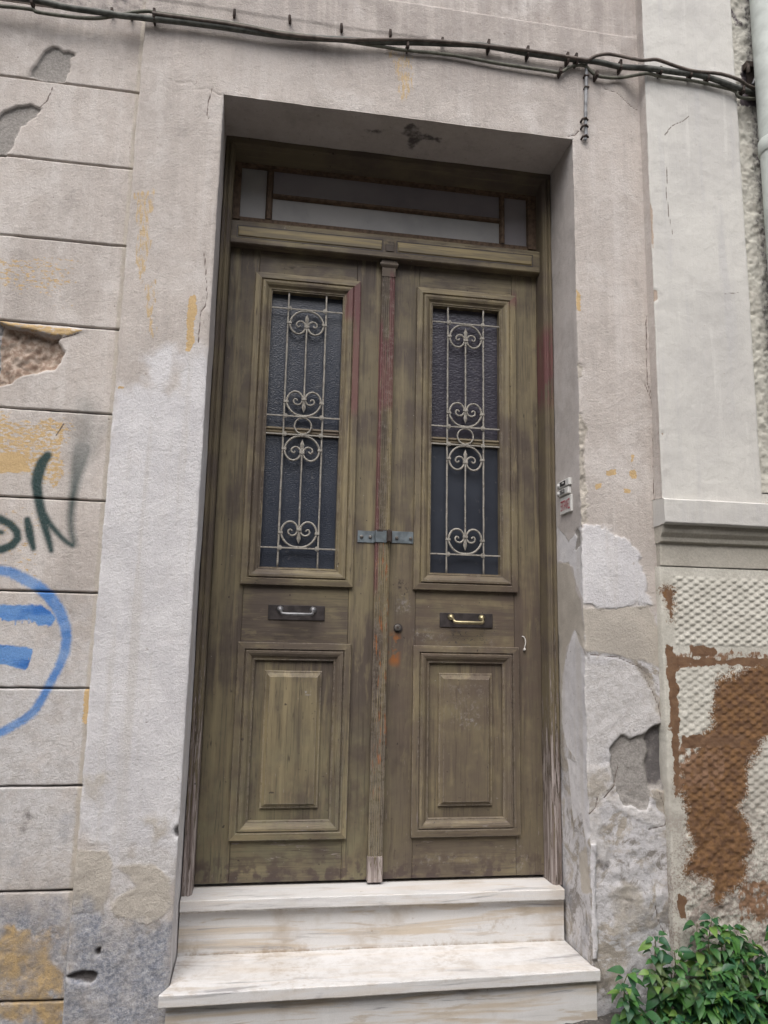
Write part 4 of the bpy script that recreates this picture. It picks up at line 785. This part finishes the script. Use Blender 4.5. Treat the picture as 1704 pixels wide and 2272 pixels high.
n_ = NT('rail_yellowed'); zf = n_.xyz.outputs['Z']
c_ = n_.mix(n_.ramp(n_.noise(1, 4, .6, sc=(3, 30, 60)), .42, .58), (.27, .215, .11), (.17, .14, .09)); M['rail_y'] = n_.out(c_, .55, .35, n_.bump(n_.noise(90, 3), .2, .001))
inset(.058, .622, 2.327, 2.378, trail); inset(.675, 1.236, 2.327, 2.378, trail); 
MB().box(.632, .665, .2665, .2695, 2.330, 2.374, .0015).build('centre_block', M['woodh'], trail)
ts = MB(); ts.box(.036, .062, .306, .345, 2.424, 2.672).box(1.231, 1.264, .306, .345, 2.424, 2.672).box(.062, 1.231, .307, .345, 2.655, 2.671).box(.062, 1.231, .320, .345, 2.424, 2.442)
sash = ts.build('transom_sash', M['sash'], fr)
def gbar(x0, x1, z0, z1, vert):
    m = MB()
    if vert: m.extrude([(x0, .334), (x0 + .004, .318), (x0 + .007, .314), (x1 - .007, .314), (x1 - .004, .318), (x1, .334)], z0, z1, lambda p, q, t: (p, q, t), 1)
    else: m.extrude([(z0, .334), (z0 + .004, .318), (z0 + .007, .314), (z1 - .007, .314), (z1 - .004, .318), (z1, .334)], x0, x1, lambda p, q, t: (t, q, p), 1)
    m.build('glazing_bar', M['sash'], sash)
gbar(.160, .187, 2.442, 2.655, True); gbar(1.113, 1.137, 2.442, 2.655, True); gbar(.187, 1.113, 2.537, 2.557, False)
for (a, b, c, d, mm) in ((.062, .160, 2.442, 2.655, 'pane_b'), (.187, 1.113, 2.557, 2.655, 'pane_a'), (.187, 1.113, 2.442, 2.537, 'pane_b'), (1.137, 1.231, 2.442, 2.655, 'pane_a')):
    MB().box(a, b, .331, .336, c, d).build('pane', M[mm], sash)
# ------------------------------------------------------------------ door leaves
DY = .312
MP = [(0, .313), (.0005, .2985), (.002, .297), (.0225, .2955), (.0245, .2975), (.0265, .3015), (.0285, .2975), (.031, .2945), (.038, .2945), (.046, .298), (.053, .3055), (.057, .3075), (.060, .3065), (.0625, .309), (.0635, .328)]
def mitred(parent, x0, x1, z0, z1, prof, name, mv, mh, jit=0.0):
    c = [(x0, z0, 1, 1), (x1, z0, -1, 1), (x1, z1, -1, -1), (x0, z1, 1, -1)]
    for k in range(4):
        a, b = c[k], c[(k + 1) % 4]; m = MB(); n = len(prof); seg = 24
        for j in range(seg + 1):
            t = j / seg
            for d, y in prof:
                pa = (a[0] + a[2] * d, a[1] + a[3] * d); pb = (b[0] + b[2] * d, b[1] + b[3] * d)
                X, Z = pa[0] + (pb[0] - pa[0]) * t, pa[1] + (pb[1] - pa[1]) * t
                w = .0005 * float(fbm(X * 3 + d * 9, Z, 22, 2)) if 0 < j < seg else 0
                m.v.append((X, y + w, Z))
        for j in range(seg):
            for i in range(n - 1): m.f.append((j * n + i, j * n + i + 1, (j + 1) * n + i + 1, (j + 1) * n + i))
        m.build(name, M[mh] if k % 2 == 0 else M[mv], parent)
def board(name, x0, x1, z0, z1, y, parent, mat, b=.0012): return MB().box(x0, x1, y, y + .036, z0, z1, b).build(name, mat, parent)
def scroll_pts(cx, zb, s, side):
    P_ = [(0, -.004), (.022, -.006), (.043, -.017), (.059, -.037), (.0645, -.058), (.060, -.078), (.049, -.092), (.034, -.098), (.019, -.094), (.008, -.082), (.0045, -.068), (.008, -.056), (.017, -.0475), (.028, -.047), (.037, -.053), (.039, -.062), (.034, -.069), (.027, -.067), (.026, -.062)]
    return spline([(cx + side * x, .3165, zb + s * z) for x, z in P_], 3)
def make_leaf(x0, cover, label, gl_up, gl_dn, ox):
    """ox: offset of the panelling from the left leaf"""
    L_ = thing('door_leaf', ((.34 if not cover else .34) + (0 if cover else .63), .30, 0.0), label, 'door', 'double door leaves')
    a, b = x0, x0 + .6125
    wx0, wx1, wz0, wz1 = .1365 + ox, .5415 + ox, 1.015, 2.209
    px0, px1, pz0, pz1 = .1405 + ox, .5425 + ox, .147, .812
    m0, m1 = wx0 + .012, wx1 - .012
    board('stile', a, m0, .010, 2.318, DY, L_, M['wood']); board('stile', m1, b, .010, 2.318, DY, L_, M['wood'])
    board('rail', m0 + .0008, m1 - .0008, 2.192, 2.318, DY + .0007, L_, M['woodh']); board('rail', m0 + .0008, m1 - .0008, .795, 1.033, DY + .0007, L_, M['woodh'])
    board('rail', m0 + .0008, m1 - .0008, .010, .165, DY + .0007, L_, M['woodh'])
    wm = MB().box(wx0 + .062, wx0 + .066, .310, .341, wz0 + .062, wz1 - .062).box(wx1 - .066, wx1 - .062, .310, .341, wz0 + .062, wz1 - .062).box(wx0 + .066, wx1 - .066, .310, .341, wz0 + .062, wz0 + .066).box(wx0 + .066, wx1 - .066, .310, .341, wz1 - .066, wz1 - .062).build('window_moulding', M['mould'], L_); mitred(wm, wx0, wx1, wz0, wz1, MP, 'moulding_strip', 'mould', 'mouldh')
    pm = MB().box(px0 + .058, px1 - .058, DY + .006, DY + .018, pz0 + .058, pz1 - .058).build('lower_panel', M['wood'], L_); mitred(pm, px0, px1, pz0, pz1, MP, 'moulding_strip', 'mould', 'mouldh')
    # lower panel: sunk field and raised tablet
    fx0, fx1, fz0, fz1 = px0 + .058, px1 - .058, pz0 + .058, pz1 - .058
    rp = MB(); x_0, x_1, z_0, z_1 = .239 + ox, .4415 + ox, .248, .7145
    lv = [(0, DY + .0058), (.0008, DY - .001), (.0035, DY - .003), (.006, DY - .0025), (.0155, DY - .010), (.017, DY - .012), (.0175, DY - .0135)]
    for d, y in lv: rp.v += [(x_0 + d, y, z_0 + d), (x_1 - d, y, z_0 + d), (x_1 - d, y, z_1 - d * 1.25), (x_0 + d, y, z_1 - d * 1.25)]
    for i in range(len(lv) - 1):
        for k in range(4): rp.f.append((i * 4 + k, i * 4 + (k + 1) % 4, i * 4 + 4 + (k + 1) % 4, i * 4 + 4 + k))
    e = (len(lv) - 1) * 4; rp.f.append((e, e + 1, e + 2, e + 3)); rp.build('raised_panel', M['mould'], pm)
    # glazing
    gx0, gx1, gz0, gz1 = wx0 + .0625, wx1 - .0625, wz0 + .0625, wz1 - .0625
    MB().box(gx0, gx1, .338, .342, 1.600, gz1).build('pane', M[gl_up], L_); MB().box(gx0, gx1, .3385, .3425, gz0, 1.5995).build('pane', M[gl_dn], L_)
    MB().extrude([(1.580, .3378), (1.583, .326), (1.590, .322), (1.593, .3262), (1.598, .3268), (1.602, .322), (1.609, .325), (1.613, .3378)], gx0, gx1, lambda p, q, t: (t, q, p), 20).build('crossbar', M['frameh'], L_)
    MB().box(gx0, gx1, .352, .40, gz0 - .03, gz1 + .03).build('pane_dark_backing', M['black'], L_)  # black box standing in for the unlit interior behind the panes
    # iron grille
    gy = .3165; B1, B2 = gx0 + .0675, gx1 - .0675; cx = (B1 + B2) / 2
    gm_ = MB()
    for yq in (gy - .003, gy + .006):
        for dq in (.0003, .0032): gm_.v += [(gx0 + dq, yq, gz0 + dq), (gx1 - dq, yq, gz0 + dq), (gx1 - dq, yq, gz1 - dq), (gx0 + dq, yq, gz1 - dq)]
    for k in range(4):
        k2 = (k + 1) % 4; gm_.f += [(k, k2, 4 + k2, 4 + k), (8 + k, 12 + k, 12 + k2, 8 + k2), (k, 8 + k, 8 + k2, k2), (4 + k, 4 + k2, 12 + k2, 12 + k)]
    g = gm_.build('grille', M['iron'], L_)
    for bx_ in (B1, B2):
        n = 40; MB().tube([(bx_ + .0005 * random.uniform(-1, 1), gy, gz0 + (gz1 - gz0) * i / n) for i in range(n + 1)], [.0036 + .0004 * random.uniform(-1, 1) for _ in range(n + 1)], 8).build('bar', M['iron'], g, True)
    for zb in (2.0765, 1.6505, 1.5795, 1.1525): MB().box(gx0, gx1, gy - .005, gy - .001, zb - .0028, zb + .0028, .0008).build('cross_rod', M['iron'], g)
    for zb, s in ((2.0765, 1), (1.6505, -1), (1.5795, 1), (1.1525, -1)):
        for side in (-1, 1):
            MB().tube(scroll_pts(cx, zb, s, side), [.0041] * 30 + [.0041 - .0012 * i / 24 for i in range(25)], 8).build('scroll', M['iron'], g, True)
            MB().box(cx + side * .067 - .009, cx + side * .067 + .009, gy - .0055, gy + .004, zb - s * .056 - .0045, zb - s * .056 + .0045, .001).build('collar', M['iron'], g)
            q = MB(); q.tube([(cx + side * .0682, gy - .0075, zb), (cx + side * .0682, gy - .0045, zb)], .0092, 14); q.tube([(cx + side * .0682, gy - .0105, zb), (cx + side * .0682, gy - .0072, zb)], .0050, 12); q.build('rosette', M['iron'], g)
        MB().box(cx - .0095, cx + .0095, gy - .006, gy + .004, zb - s * .0685 - .0045, zb - s * .0685 + .0045, .001).build('collar', M['iron'], g)
        sp = MB(); zz = [(-.066, .0045), (-.056, .0052), (-.046, .0062), (-.036, .0078), (-.029, .0052), (-.017, .0008)]
        for dz_, w in zz:
            z = zb + s * dz_ ; sp.v += [(cx - w, gy, z), (cx, gy - w * .55 - .001, z), (cx + w, gy, z), (cx, gy + w * .5, z)]
        for i in range(len(zz) - 1):
            for k in range(4): sp.f.append((i * 4 + k, i * 4 + (k + 1) % 4, i * 4 + 4 + (k + 1) % 4, i * 4 + 4 + k))
        sp.build('spearhead', M['iron'], g)
    for z0_, z1_ in ((1.713, 2.006), (1.215, 1.509)):
        n = 20; MB().tube([(cx + .0005 * random.uniform(-1, 1), gy, z0_ + (z1_ - z0_) * i / n) for i in range(n + 1)], [.0033 + .0005 * random.uniform(-1, 1) for _ in range(n + 1)], 8).build('bar', M['iron'], g, True)
    rg = MB(); rg.tube([(cx + .0315 * math.cos(t), gy, 1.615 + .0315 * math.sin(t)) for t in [2 * math.pi * i / 36 for i in range(37)]], .0033, 8, False); rg.build('ring', M['iron'], g, True)
    return L_
LL = make_leaf(.0370, True, 'left door leaf with dull dark pull handle and a pinkish stain beside its window', 'glass', 'glass', 0.0)
RL = make_leaf(.6505, False, 'right door leaf with the bright brass handle, round lock and scuffed lower panel', 'glass2', 'glass3', .6295)
# cover strip on the left leaf
fl = [(.624, .3115), (.624, .292), (.6255, .290), (.629, .290), (.630, .2925), (.632, .2925), (.633, .288), (.638, .288), (.6385, .2915), (.6405, .2915), (.641, .288), (.646, .288), (.6465, .2915), (.6485, .2915), (.649, .288), (.654, .288), (.6545, .2915), (.6565, .2915), (.657, .288), (.662, .288), (.6625, .2915), (.6645, .2915), (.666, .288), (.669, .288), (.670, .2925), (.672, .2925), (.673, .290), (.676, .292), (.676, .3115)]
m = MB(); n = len(fl); seg = 110
for j in range(seg + 1):
    z = .09 + (2.235 - .09) * j / seg; lean = -.0055 * (1 - z / 2.3)
    for i, (x, y) in enumerate(fl): m.v.append((x + lean, y + (.0022 * float(fbm(z + i * .37, x * 3, 24, 2)) * max(0, min(1, (1.2 - z) / .6)) if 0 < i < n - 1 else 0), z))
for j in range(seg):
    for i in range(n - 1): m.f.append((j * n + i, j * n + i + 1, (j + 1) * n + i + 1, (j + 1) * n + i))
cs = m.build('cover_strip', M['mould'], LL)
MB().box(.6175, .6705, .2865, .3117, .006, .0905, .002).build('foot_block', M['frame'], cs)
MB().box(.6235, .6765, .2865, .3117, 2.234, 2.272, .001).build('neck_block', M['mould'], cs)
cp = MB(); w = [(.0265, 2.270, .2865), (.033, 2.276, .282), (.036, 2.281, .279), (.036, 2.287, .279), (.031, 2.291, .283), (.031, 2.302, .283)]
for d, z, y in w: cp.v += [(.650 - d, y, z), (.650 + d, y, z), (.650 + d, .3117, z), (.650 - d, .3117, z)]
for i in range(len(w) - 1):
    for k in range(4): cp.f.append((i * 4 + k, i * 4 + (k + 1) % 4, i * 4 + 4 + (k + 1) % 4, i * 4 + 4 + k))
cp.f += [(0, 1, 2, 3), tuple(len(cp.v) - 4 + i for i in range(4))]; cp.build('capital', M['mould'], cs)
# handles
def handle(xc, zc, parent, grip, posts, droop):
    w2, h2 = .1015, .0265
    h = MB().box(xc - w2, xc + w2, .3085, .3117, zc - h2, zc + h2, .0012).build('handle', M['plate'], parent)
    for sx in (-1, 1):
        q = MB(); q.tube([(xc + sx * .059, .309, zc + .010), (xc + sx * .059, .306, zc + .010), (xc + sx * .058, .296, zc + .006)], [.014, .011, .005], 12); q.build('post', M[posts], h, True)
    P_ = spline([(xc - .057, .300, zc + .008), (xc - .056, .284, zc + .002), (xc - .048, .274, zc - droop), (xc, .270, zc - droop - .001), (xc + .048, .274, zc - droop), (xc + .056, .284, zc + .002), (xc + .057, .300, zc + .008)], 6)
    k = len(P_); MB().tube(P_, [.0035 + .0032 * math.sin(math.pi * i / (k - 1)) ** 1.5 for i in range(k)], 12).build('grip', M[grip], h, True)
handle(.342, .919, LL, 'nickel', 'nickel', .006); handle(.972, .907, RL, 'brass', 'brass', .008)
# hasp
m = MB(); z0, z1 = 1.184, 1.2275
m.extrude([(.556, .3117), (.556, .3085), (.615, .3085), (.6185, .3045), (.6185, .289), (.6205, .2855), (.664, .2850), (.664, .2875), (.622, .2885), (.6205, .3117)], z0, z1, lambda p, q, t: (p, q, t), 1, True); hp = m.build('hasp_plate', M['steel'], LL)
MB().box(.6605, .6755, .262, .2850, z0 + .002, z1 + .002, .002).build('staple', M['rust'], hp)
MB().box(.624, .6605, .2852, .2862, z1 - .004, z1 + .0035).build('bent_lip', M['rust'], hp)
for x in (.5705, .603): q = MB(); q.tube([(x, .309, 1.2045), (x, .3055, 1.2045), (x, .304, 1.2045)], [.0062, .0062, .0035], 12); q.build('bolt', M['bolt'], hp)
h2 = MB().box(.6815, .767, .3085, .3117, 1.186, 1.2305, .0008).build('hasp_plate', M['steel'], RL)
MB().box(.6775, .6825, .290, .3115, 1.186, 1.2290, .0006).build('bent_lip', M['rust'], h2)
for x in (.703, .756): q = MB(); q.tube([(x, .309, 1.2055), (x, .3055, 1.2055), (x, .304, 1.2055)], [.0062, .0062, .0035], 12); q.build('bolt', M['bolt'], h2)
# lock cylinder and cord
q = MB(); q.tube([(.714, .312, .873), (.714, .3085, .873)], .0165, 20); lk = q.build('lock', M['plate'], RL)
q = MB(); q.tube([(.712, .309, .874), (.712, .302, .874), (.712, .3, .874)], [.0115, .0115, .009], 18); q.build('cylinder', M['bolt'], lk)
q = MB(); q.tube([(.711, .300, .875), (.711, .2975, .875)], .004, 10); q.build('keyway', M['rust'], lk)
MB().tube(spline([(1.188, .3105, .853), (1.194, .305, .8505), (1.1985, .303, .838), (1.198, .303, .823), (1.1955, .306, .812)], 5), .0019, 8).build('cord_loop', M['string'], RL, True)
q = MB(); q.tube([(1.1955, .3105, .803), (1.1955, .303, .806), (1.1955, .303, .812)], [.005, .0045, .002], 8); q.build('cord_knot', M['string'], RL)
# ------------------------------------------------------------------ plates on the right reveal
def side_plate(name, y0, y1, z0, z1, t, label, cat):
    o = thing(name, (OW - .002, (y0 + y1) / 2, z0), label, cat); return o
s1 = side_plate('notice_plate', .071, .172, 1.297, 1.358, .003, 'small white plate with red Greek lettering on the right reveal, lowest of three', 'sign')
MB().box(OW - .009, OW - .0005, .071, .172, 1.2965, 1.3585, .0012).build('plate', M['plastic'], s1)
cu_ = bpy.data.curves.new('lettering', 'FONT'); cu_.body = '\u0395\u03a0\u0399\u0393\u03a1\u0391\u03a6\u0395\u03a3'; cu_.size = 1; cu_.extrude = .0; cu_.align_x = 'CENTER'; cu_.offset = .018
to = bpy.data.objects.new('tmp', cu_); COL.objects.link(to); dg = bpy.context.evaluated_depsgraph_get()
tm = bpy.data.meshes.new_from_object(to.evaluated_get(dg)); bpy.data.objects.remove(to)
vs = np.array([v.co[:] for v in tm.vertices]); mn, mx = vs.min(0), vs.max(0)
for v in tm.vertices:
    u = (v.co.x - mn[0]) / (mx[0] - mn[0]); w = (v.co.y - mn[1]) / (mx[1] - mn[1])
    v.co = (OW - .0098, .163 - u * .083, 1.307 + w * .040)
tm.materials.clear(); tm.materials.append(M['red']); link('lettering', tm, None, s1)
def bell(name, y0, y1, z0, z1, label, dark):
    o = thing(name, (OW, (y0 + y1) / 2, z0), label, 'doorbell', 'doorbell plates on the right reveal')
    MB().box(OW - .014, OW - .0005, y0, y1, z0, z1, .002).build('housing', M['plastic'], o)
    MB().box(OW - .0152, OW - .0135, y0 + .030, y1 - .028, z0 + .005, z1 - .004).build('name_window', M['black' if dark else 'nickel'], o)
    MB().box(OW - .0165, OW - .0150, y0 + .040, y1 - .050, z0 + .012, z1 - .0085).build('name_slip', M['plastic'], o)
    q = MB(); q.tube([(OW - .014, y1 - .014, (z0 + z1) / 2 - .001), (OW - .021, y1 - .014, (z0 + z1) / 2 - .001)], [.0075, .006], 12); q.build('push_button', M['plastic'], o)
bell('doorbell_plate', .076, .182, 1.394, 1.4195, 'upper doorbell plate on the right reveal with a black name window', True)
bell('doorbell_plate', .083, .183, 1.3645, 1.389, 'lower doorbell plate on the right reveal, just above the red lettered plate', False)
# ------------------------------------------------------------------ cables
def cable(name, pts, r, mat, label, jig=.0012):
    P_ = spline(pts, 7)
    P_ = [p + Vector((0, 0, jig * float(fbm(p.x, 0, 6, 3)))) for p in P_]
    m = MB().tube(P_, [r * (1 + .06 * float(fbm(p.x, 1, 12, 2))) for p in P_], 10)
    o = m.build(name, M[mat], None, True); return tag(o, label, 'cable')
RX = [(3.2, -.02, 2.95), (6.0, -.02, 2.9)]
c1 = cable('cable', list(D['cable_main']) + RX, .0106, 'cable', 'thick dark cable sagging across the wall above the door')
c2 = cable('cable', D['cable_low'], .0062, 'cable2', 'thin olive cable running just below the thick dark one')
c3 = cable('cable', D['cable_loop'], .0064, 'cable3', 'thin brown cable that arches up beside the white pilaster')
c4 = cable('cable', D['stub'], .0062, 'conduit', 'short grey cable stub hanging down beside the lintel corner')
for z in (2.985, 2.935): MB().box(1.346, 1.364, -.020, .004, z - .003, z + .003, .001).build('cable_tie', M['rust'], c4)
for k, z in enumerate((2.795, 2.765, 2.722)):
    MB().tube([(1.332, .004, z - .004), (1.334, -.014, z + .002), (1.345, -.021, z + .004), (1.356, -.014, z)], .0042, 8).build('cable_clip', M['rust'], c4)
for (x, z) in D['clips']:
    main = z > 2.99
    par = c1 if x not in (1.245, 1.391, -.656, .652) else c2
    y = -.02 if x < 1.58 else -.07
    hh = (.022 if x < 1.58 else .014) if par is c1 else .012
    q = MB(); q.box(x - .0045, x + .0045, y - .016, y + .019, z - hh * .7, z + hh, .0015); q.tube([(x + .001, y + .02, z - hh * .8), (x + .002, y - .01, z - hh * .9), (x + .002, y - .014, z - hh * .5)], .0038, 8)
    q.build('cable_clip', M['rust'], par)
HN = ['leftmost', 'second', 'third', 'fourth', 'rightmost']
for i, (x, z) in enumerate(D['hooks']):
    if i < 5: lb = 'small rusty nail hook above the cables over the lintel, ' + HN[i] + ' of the five'
    else: lb = ('rusty nail stub above the cable at the left courses, ' + ('leftmost', 'middle one', 'nearest the surround')[i - 5])
    yb = .0 if i < 5 else .03
    q = MB(); q.box(-.0045, .0045, -.016, .004, -.012, .014, .0015); q.tube([(0, .0, -.010), (0, -.018, -.012), (0, -.020, -.002)], .0035, 8)
    me = mesh('nail_hook', q.v, q.f); me.materials.append(M['rust'])
    o = bpy.data.objects.new('nail_hook', me); COL.objects.link(o); o.location = (x, yb - .003, z); o.rotation_euler = (0, random.uniform(-.15, .15), 0)
    tag(o, lb, 'hook', 'rusty nail hooks above the cables')
# ------------------------------------------------------------------ downpipe and bracket
dp = thing('downpipe', (2.088, -.09, -.3), 'pale green grey rainwater downpipe at the far right edge', 'pipe')
q = MB(); q.tube([(2.088, -.085, z) for z in np.arange(1.45, 4.61, .15)], .056, 28, False); q.build('pipe', M['pipe'], dp, True)
q = MB(); q.tube([(2.088, -.085, 1.46), (2.088, -.10, 1.42), (2.14, -.085, 1.36), (2.2, -.085, 1.2), (2.21, -.12, .9), (2.21, -.12, -.3)], .052, 24); q.build('offset_bend', M['pipe'], dp, True)
for z in (2.70, 3.9): q = MB(); q.tube([(2.088, -.085, z), (2.088, -.085, z + .006), (2.088, -.085, z + .055), (2.088, -.085, z + .06)], [.058, .0615, .0615, .058], 28); q.build('pipe_collar', M['pipe'], dp, True)
bk = thing('wall_bracket', (2.05, 0, 3.04), 'small rusty bracket with shiny wire beside the downpipe', 'bracket')
MB().box(2.030, 2.10, -.030, .0, 3.118, 3.146, .002).build('arm', M['rust'], bk)
MB().box(2.045, 2.10, -.012, .0, 3.00, 3.118, .002).build('back_plate', M['rust'], bk)
MB().tube(spline([(2.062, -.036, 3.128), (2.060, -.045, 3.09), (2.050, -.045, 3.05), (2.042, -.04, 3.03)], 5), .0055, 10).build('wire', M['nickel'], bk, True)
MB().tube(spline([(2.036, -.032, 3.122), (2.030, -.036, 3.10), (2.032, -.034, 3.085)], 5), .007, 8).build('hook', M['rust'], bk, True)
# ------------------------------------------------------------------ weeds
def leaf_mesh(nm, w, l, fold, droop):
    m = MB(); rows = [(0, .06), (.12, .62), (.34, 1.0), (.6, .86), (.82, .45), (1, .0)]
    for t, ww in rows:
        z = -droop * t * t * l + .02 * l * math.sin(3 * t)
        m.v += [(-ww * w / 2, t * l, z + fold * ww * w), (0, t * l, z), (ww * w / 2, t * l, z + fold * ww * w)]
    for i in range(len(rows) - 1):
        a = i * 3; m.f += [(a, a + 1, a + 4, a + 3), (a + 1, a + 2, a + 5, a + 4)]
    me = mesh(nm, m.v, m.f, True); me.materials.append(M['leaf']); return me
LM = [leaf_mesh('leaf', 1 * a, 1.55 * b, f, d) for a, b, f, d in ((.62, .62, .25, .35), (.7, .66, .12, .6), (.55, .7, .3, .2), (.66, .6, .05, .8))]
PL_ = [ # x, y, top z, spread, stems, label
 (1.385, -.075, -.130, .05, 3, 'small weed with light green sprigs against the patched pier, right beside the marble step'),
 (1.485, -.055, -.030, .05, 4, 'weed reaching up the corner between the patched pier and the brown stained stucco'),
 (1.45, -.17, -.20, .10, 6, 'low bushy weed in front of the pier foot, beside the step'),
 (1.585, -.11, -.085, .10, 7, 'dense leafy weed under the left edge of the fish scale stucco'),
 (1.665, -.065, .030, .045, 4, 'tallest weed sprig rising against the fish scale stucco below the brown stain'),
 (1.73, -.13, -.075, .11, 8, 'broad dense weed filling the middle of the green growth'),
 (1.86, -.08, .020, .09, 7, 'tall weed at the right edge of the photo below the brown stained wall'),
 (1.56, -.20, -.215, .08, 6, 'front weed spreading over the ground at the bottom of the photo'),
 (1.98, -.13, -.02, .12, 7, 'weed at the far right, partly outside the photo'),
 (1.365, -.15, -.275, .06, 5, 'tiny weed in the dark gap at the foot of the marble step'),
]
for (x, y, zt, spd, ns, lb) in PL_:
    zg = float(gz(x, y)) + .005; pl = thing('weed', (x, y, zg), lb, 'weed', 'weeds growing along the foot of the wall')
    for s in range(ns + 2):
        r = random.Random(int(x * 1000) + s * 17); a = r.uniform(0, 6.28); topz = zt - .045 - (0 if s == 0 else r.uniform(.02, .15))
        ex = x + (0 if s == 0 else math.cos(a) * spd * r.uniform(.8, 1.6)); ey = min(y + math.sin(a) * spd * .6, -.045) 
        p0 = Vector((x + r.uniform(-.02, .02), y + r.uniform(-.02, .02), zg - .01)); p3 = Vector((ex, ey - .02, topz))
        P_ = spline([p0, p0.lerp(p3, .35) + Vector((r.uniform(-.02, .02), r.uniform(-.03, .0), .02)), p0.lerp(p3, .7) + Vector((r.uniform(-.02, .02), -.01, .01)), p3], 6)
        nP = len(P_); MB().tube(P_, [.0028 - .0016 * i / nP for i in range(nP)], 6).build('stem', M['stem'], pl, True)
        Ln = (p3 - p0).length; nn = max(5, int(Ln / .0145))
        for i in range(1, nn + 1):
            t = i / nn; q = P_[min(nP - 1, int(t * (nP - 1)))]
            for side in range(2 if t < .97 else 4):
                if t < .25: continue
                an = i * 1.57 + side * (math.pi if t < .97 else math.pi / 2) + r.uniform(-.5, .5)
                if math.sin(an) > .3: an = -an          # leaves turn out from the wall, to the light
                o = bpy.data.objects.new('leaf', LM[r.randrange(4)]); COL.objects.link(o); o.parent = pl
                sc_ = (.044 - .013 * t) * r.choice((.6, .8, 1, 1.15, 1.4)) * r.uniform(.85, 1.15); o.scale = (sc_, sc_, sc_)
                el = r.uniform(-.45, .40) if t < .97 else r.uniform(-.1, .5)
                d = Vector((math.cos(an), math.sin(an), 0)); d = Vector((d.x * math.cos(el), d.y * math.cos(el), math.sin(el)))
                up = Vector((0, 0, 1)) + Vector((r.uniform(-.4, .4), r.uniform(-.9, 0), 0)); xx = d.cross(up).normalized(); zz = xx.cross(d)
                o.rotation_euler = Matrix((xx, d, zz)).transposed().to_euler(); o.location = q + d * .012 - pl.location
# loose grit on the ground
gm2 = MB()
for k in range(160):
    r = random.Random(k + 5); x = r.uniform(1.33, 2.3); y = r.uniform(-.5, -.03); s = r.uniform(.003, .016) * (1.3 if k % 9 == 0 else 1); b0 = len(gm2.v); zg = float(gz(x, y)) + .018
    for i in range(4):
        for j in range(6):
            a = j * math.pi / 3; h = (-.6, .0, .5, .8)[i]; w = (.7, 1, .85, .3)[i]; gm2.v.append((x + math.cos(a) * w * s * r.uniform(.7, 1.2), y + math.sin(a) * w * s * r.uniform(.7, 1.2), zg + h * s * .6))
    for i in range(3):
        for j in range(6): gm2.f.append((b0 + i * 6 + j, b0 + i * 6 + (j + 1) % 6, b0 + i * 6 + 6 + (j + 1) % 6, b0 + i * 6 + 6 + j))
    gm2.f += [tuple(b0 + q_ for q_ in range(6))[::-1], tuple(b0 + 18 + j for j in range(6))]
tag(gm2.build('gravel', M['grit']), 'loose pale grit and crumbs of render on the ground among the weeds', 'gravel', None, 'stuff')
# ------------------------------------------------------------------ unseen house across the street, added to cut horizon light and for reflections
oh = thing('added_opposite_house', (0, -7.2, -.45), 'unseen rendered house with green shuttered windows, added across the street to cut horizon light', 'house')
MB().box(-14, 14, -12, -7.2, -.6, 5.6).build('wall', M['far'], oh)
MB().box(-14.2, 14.2, -12.2, -7.0, 5.6, 5.8).build('cornice', M['far'], oh)
for x in (-9, -5.5, -2, 1.5, 5, 8.5):
    for z in (.6, 3.4):
        w_ = MB().box(x, x + 1.1, -7.25, -7.14, z, z + 1.7).build('window', M['farwin'], oh)
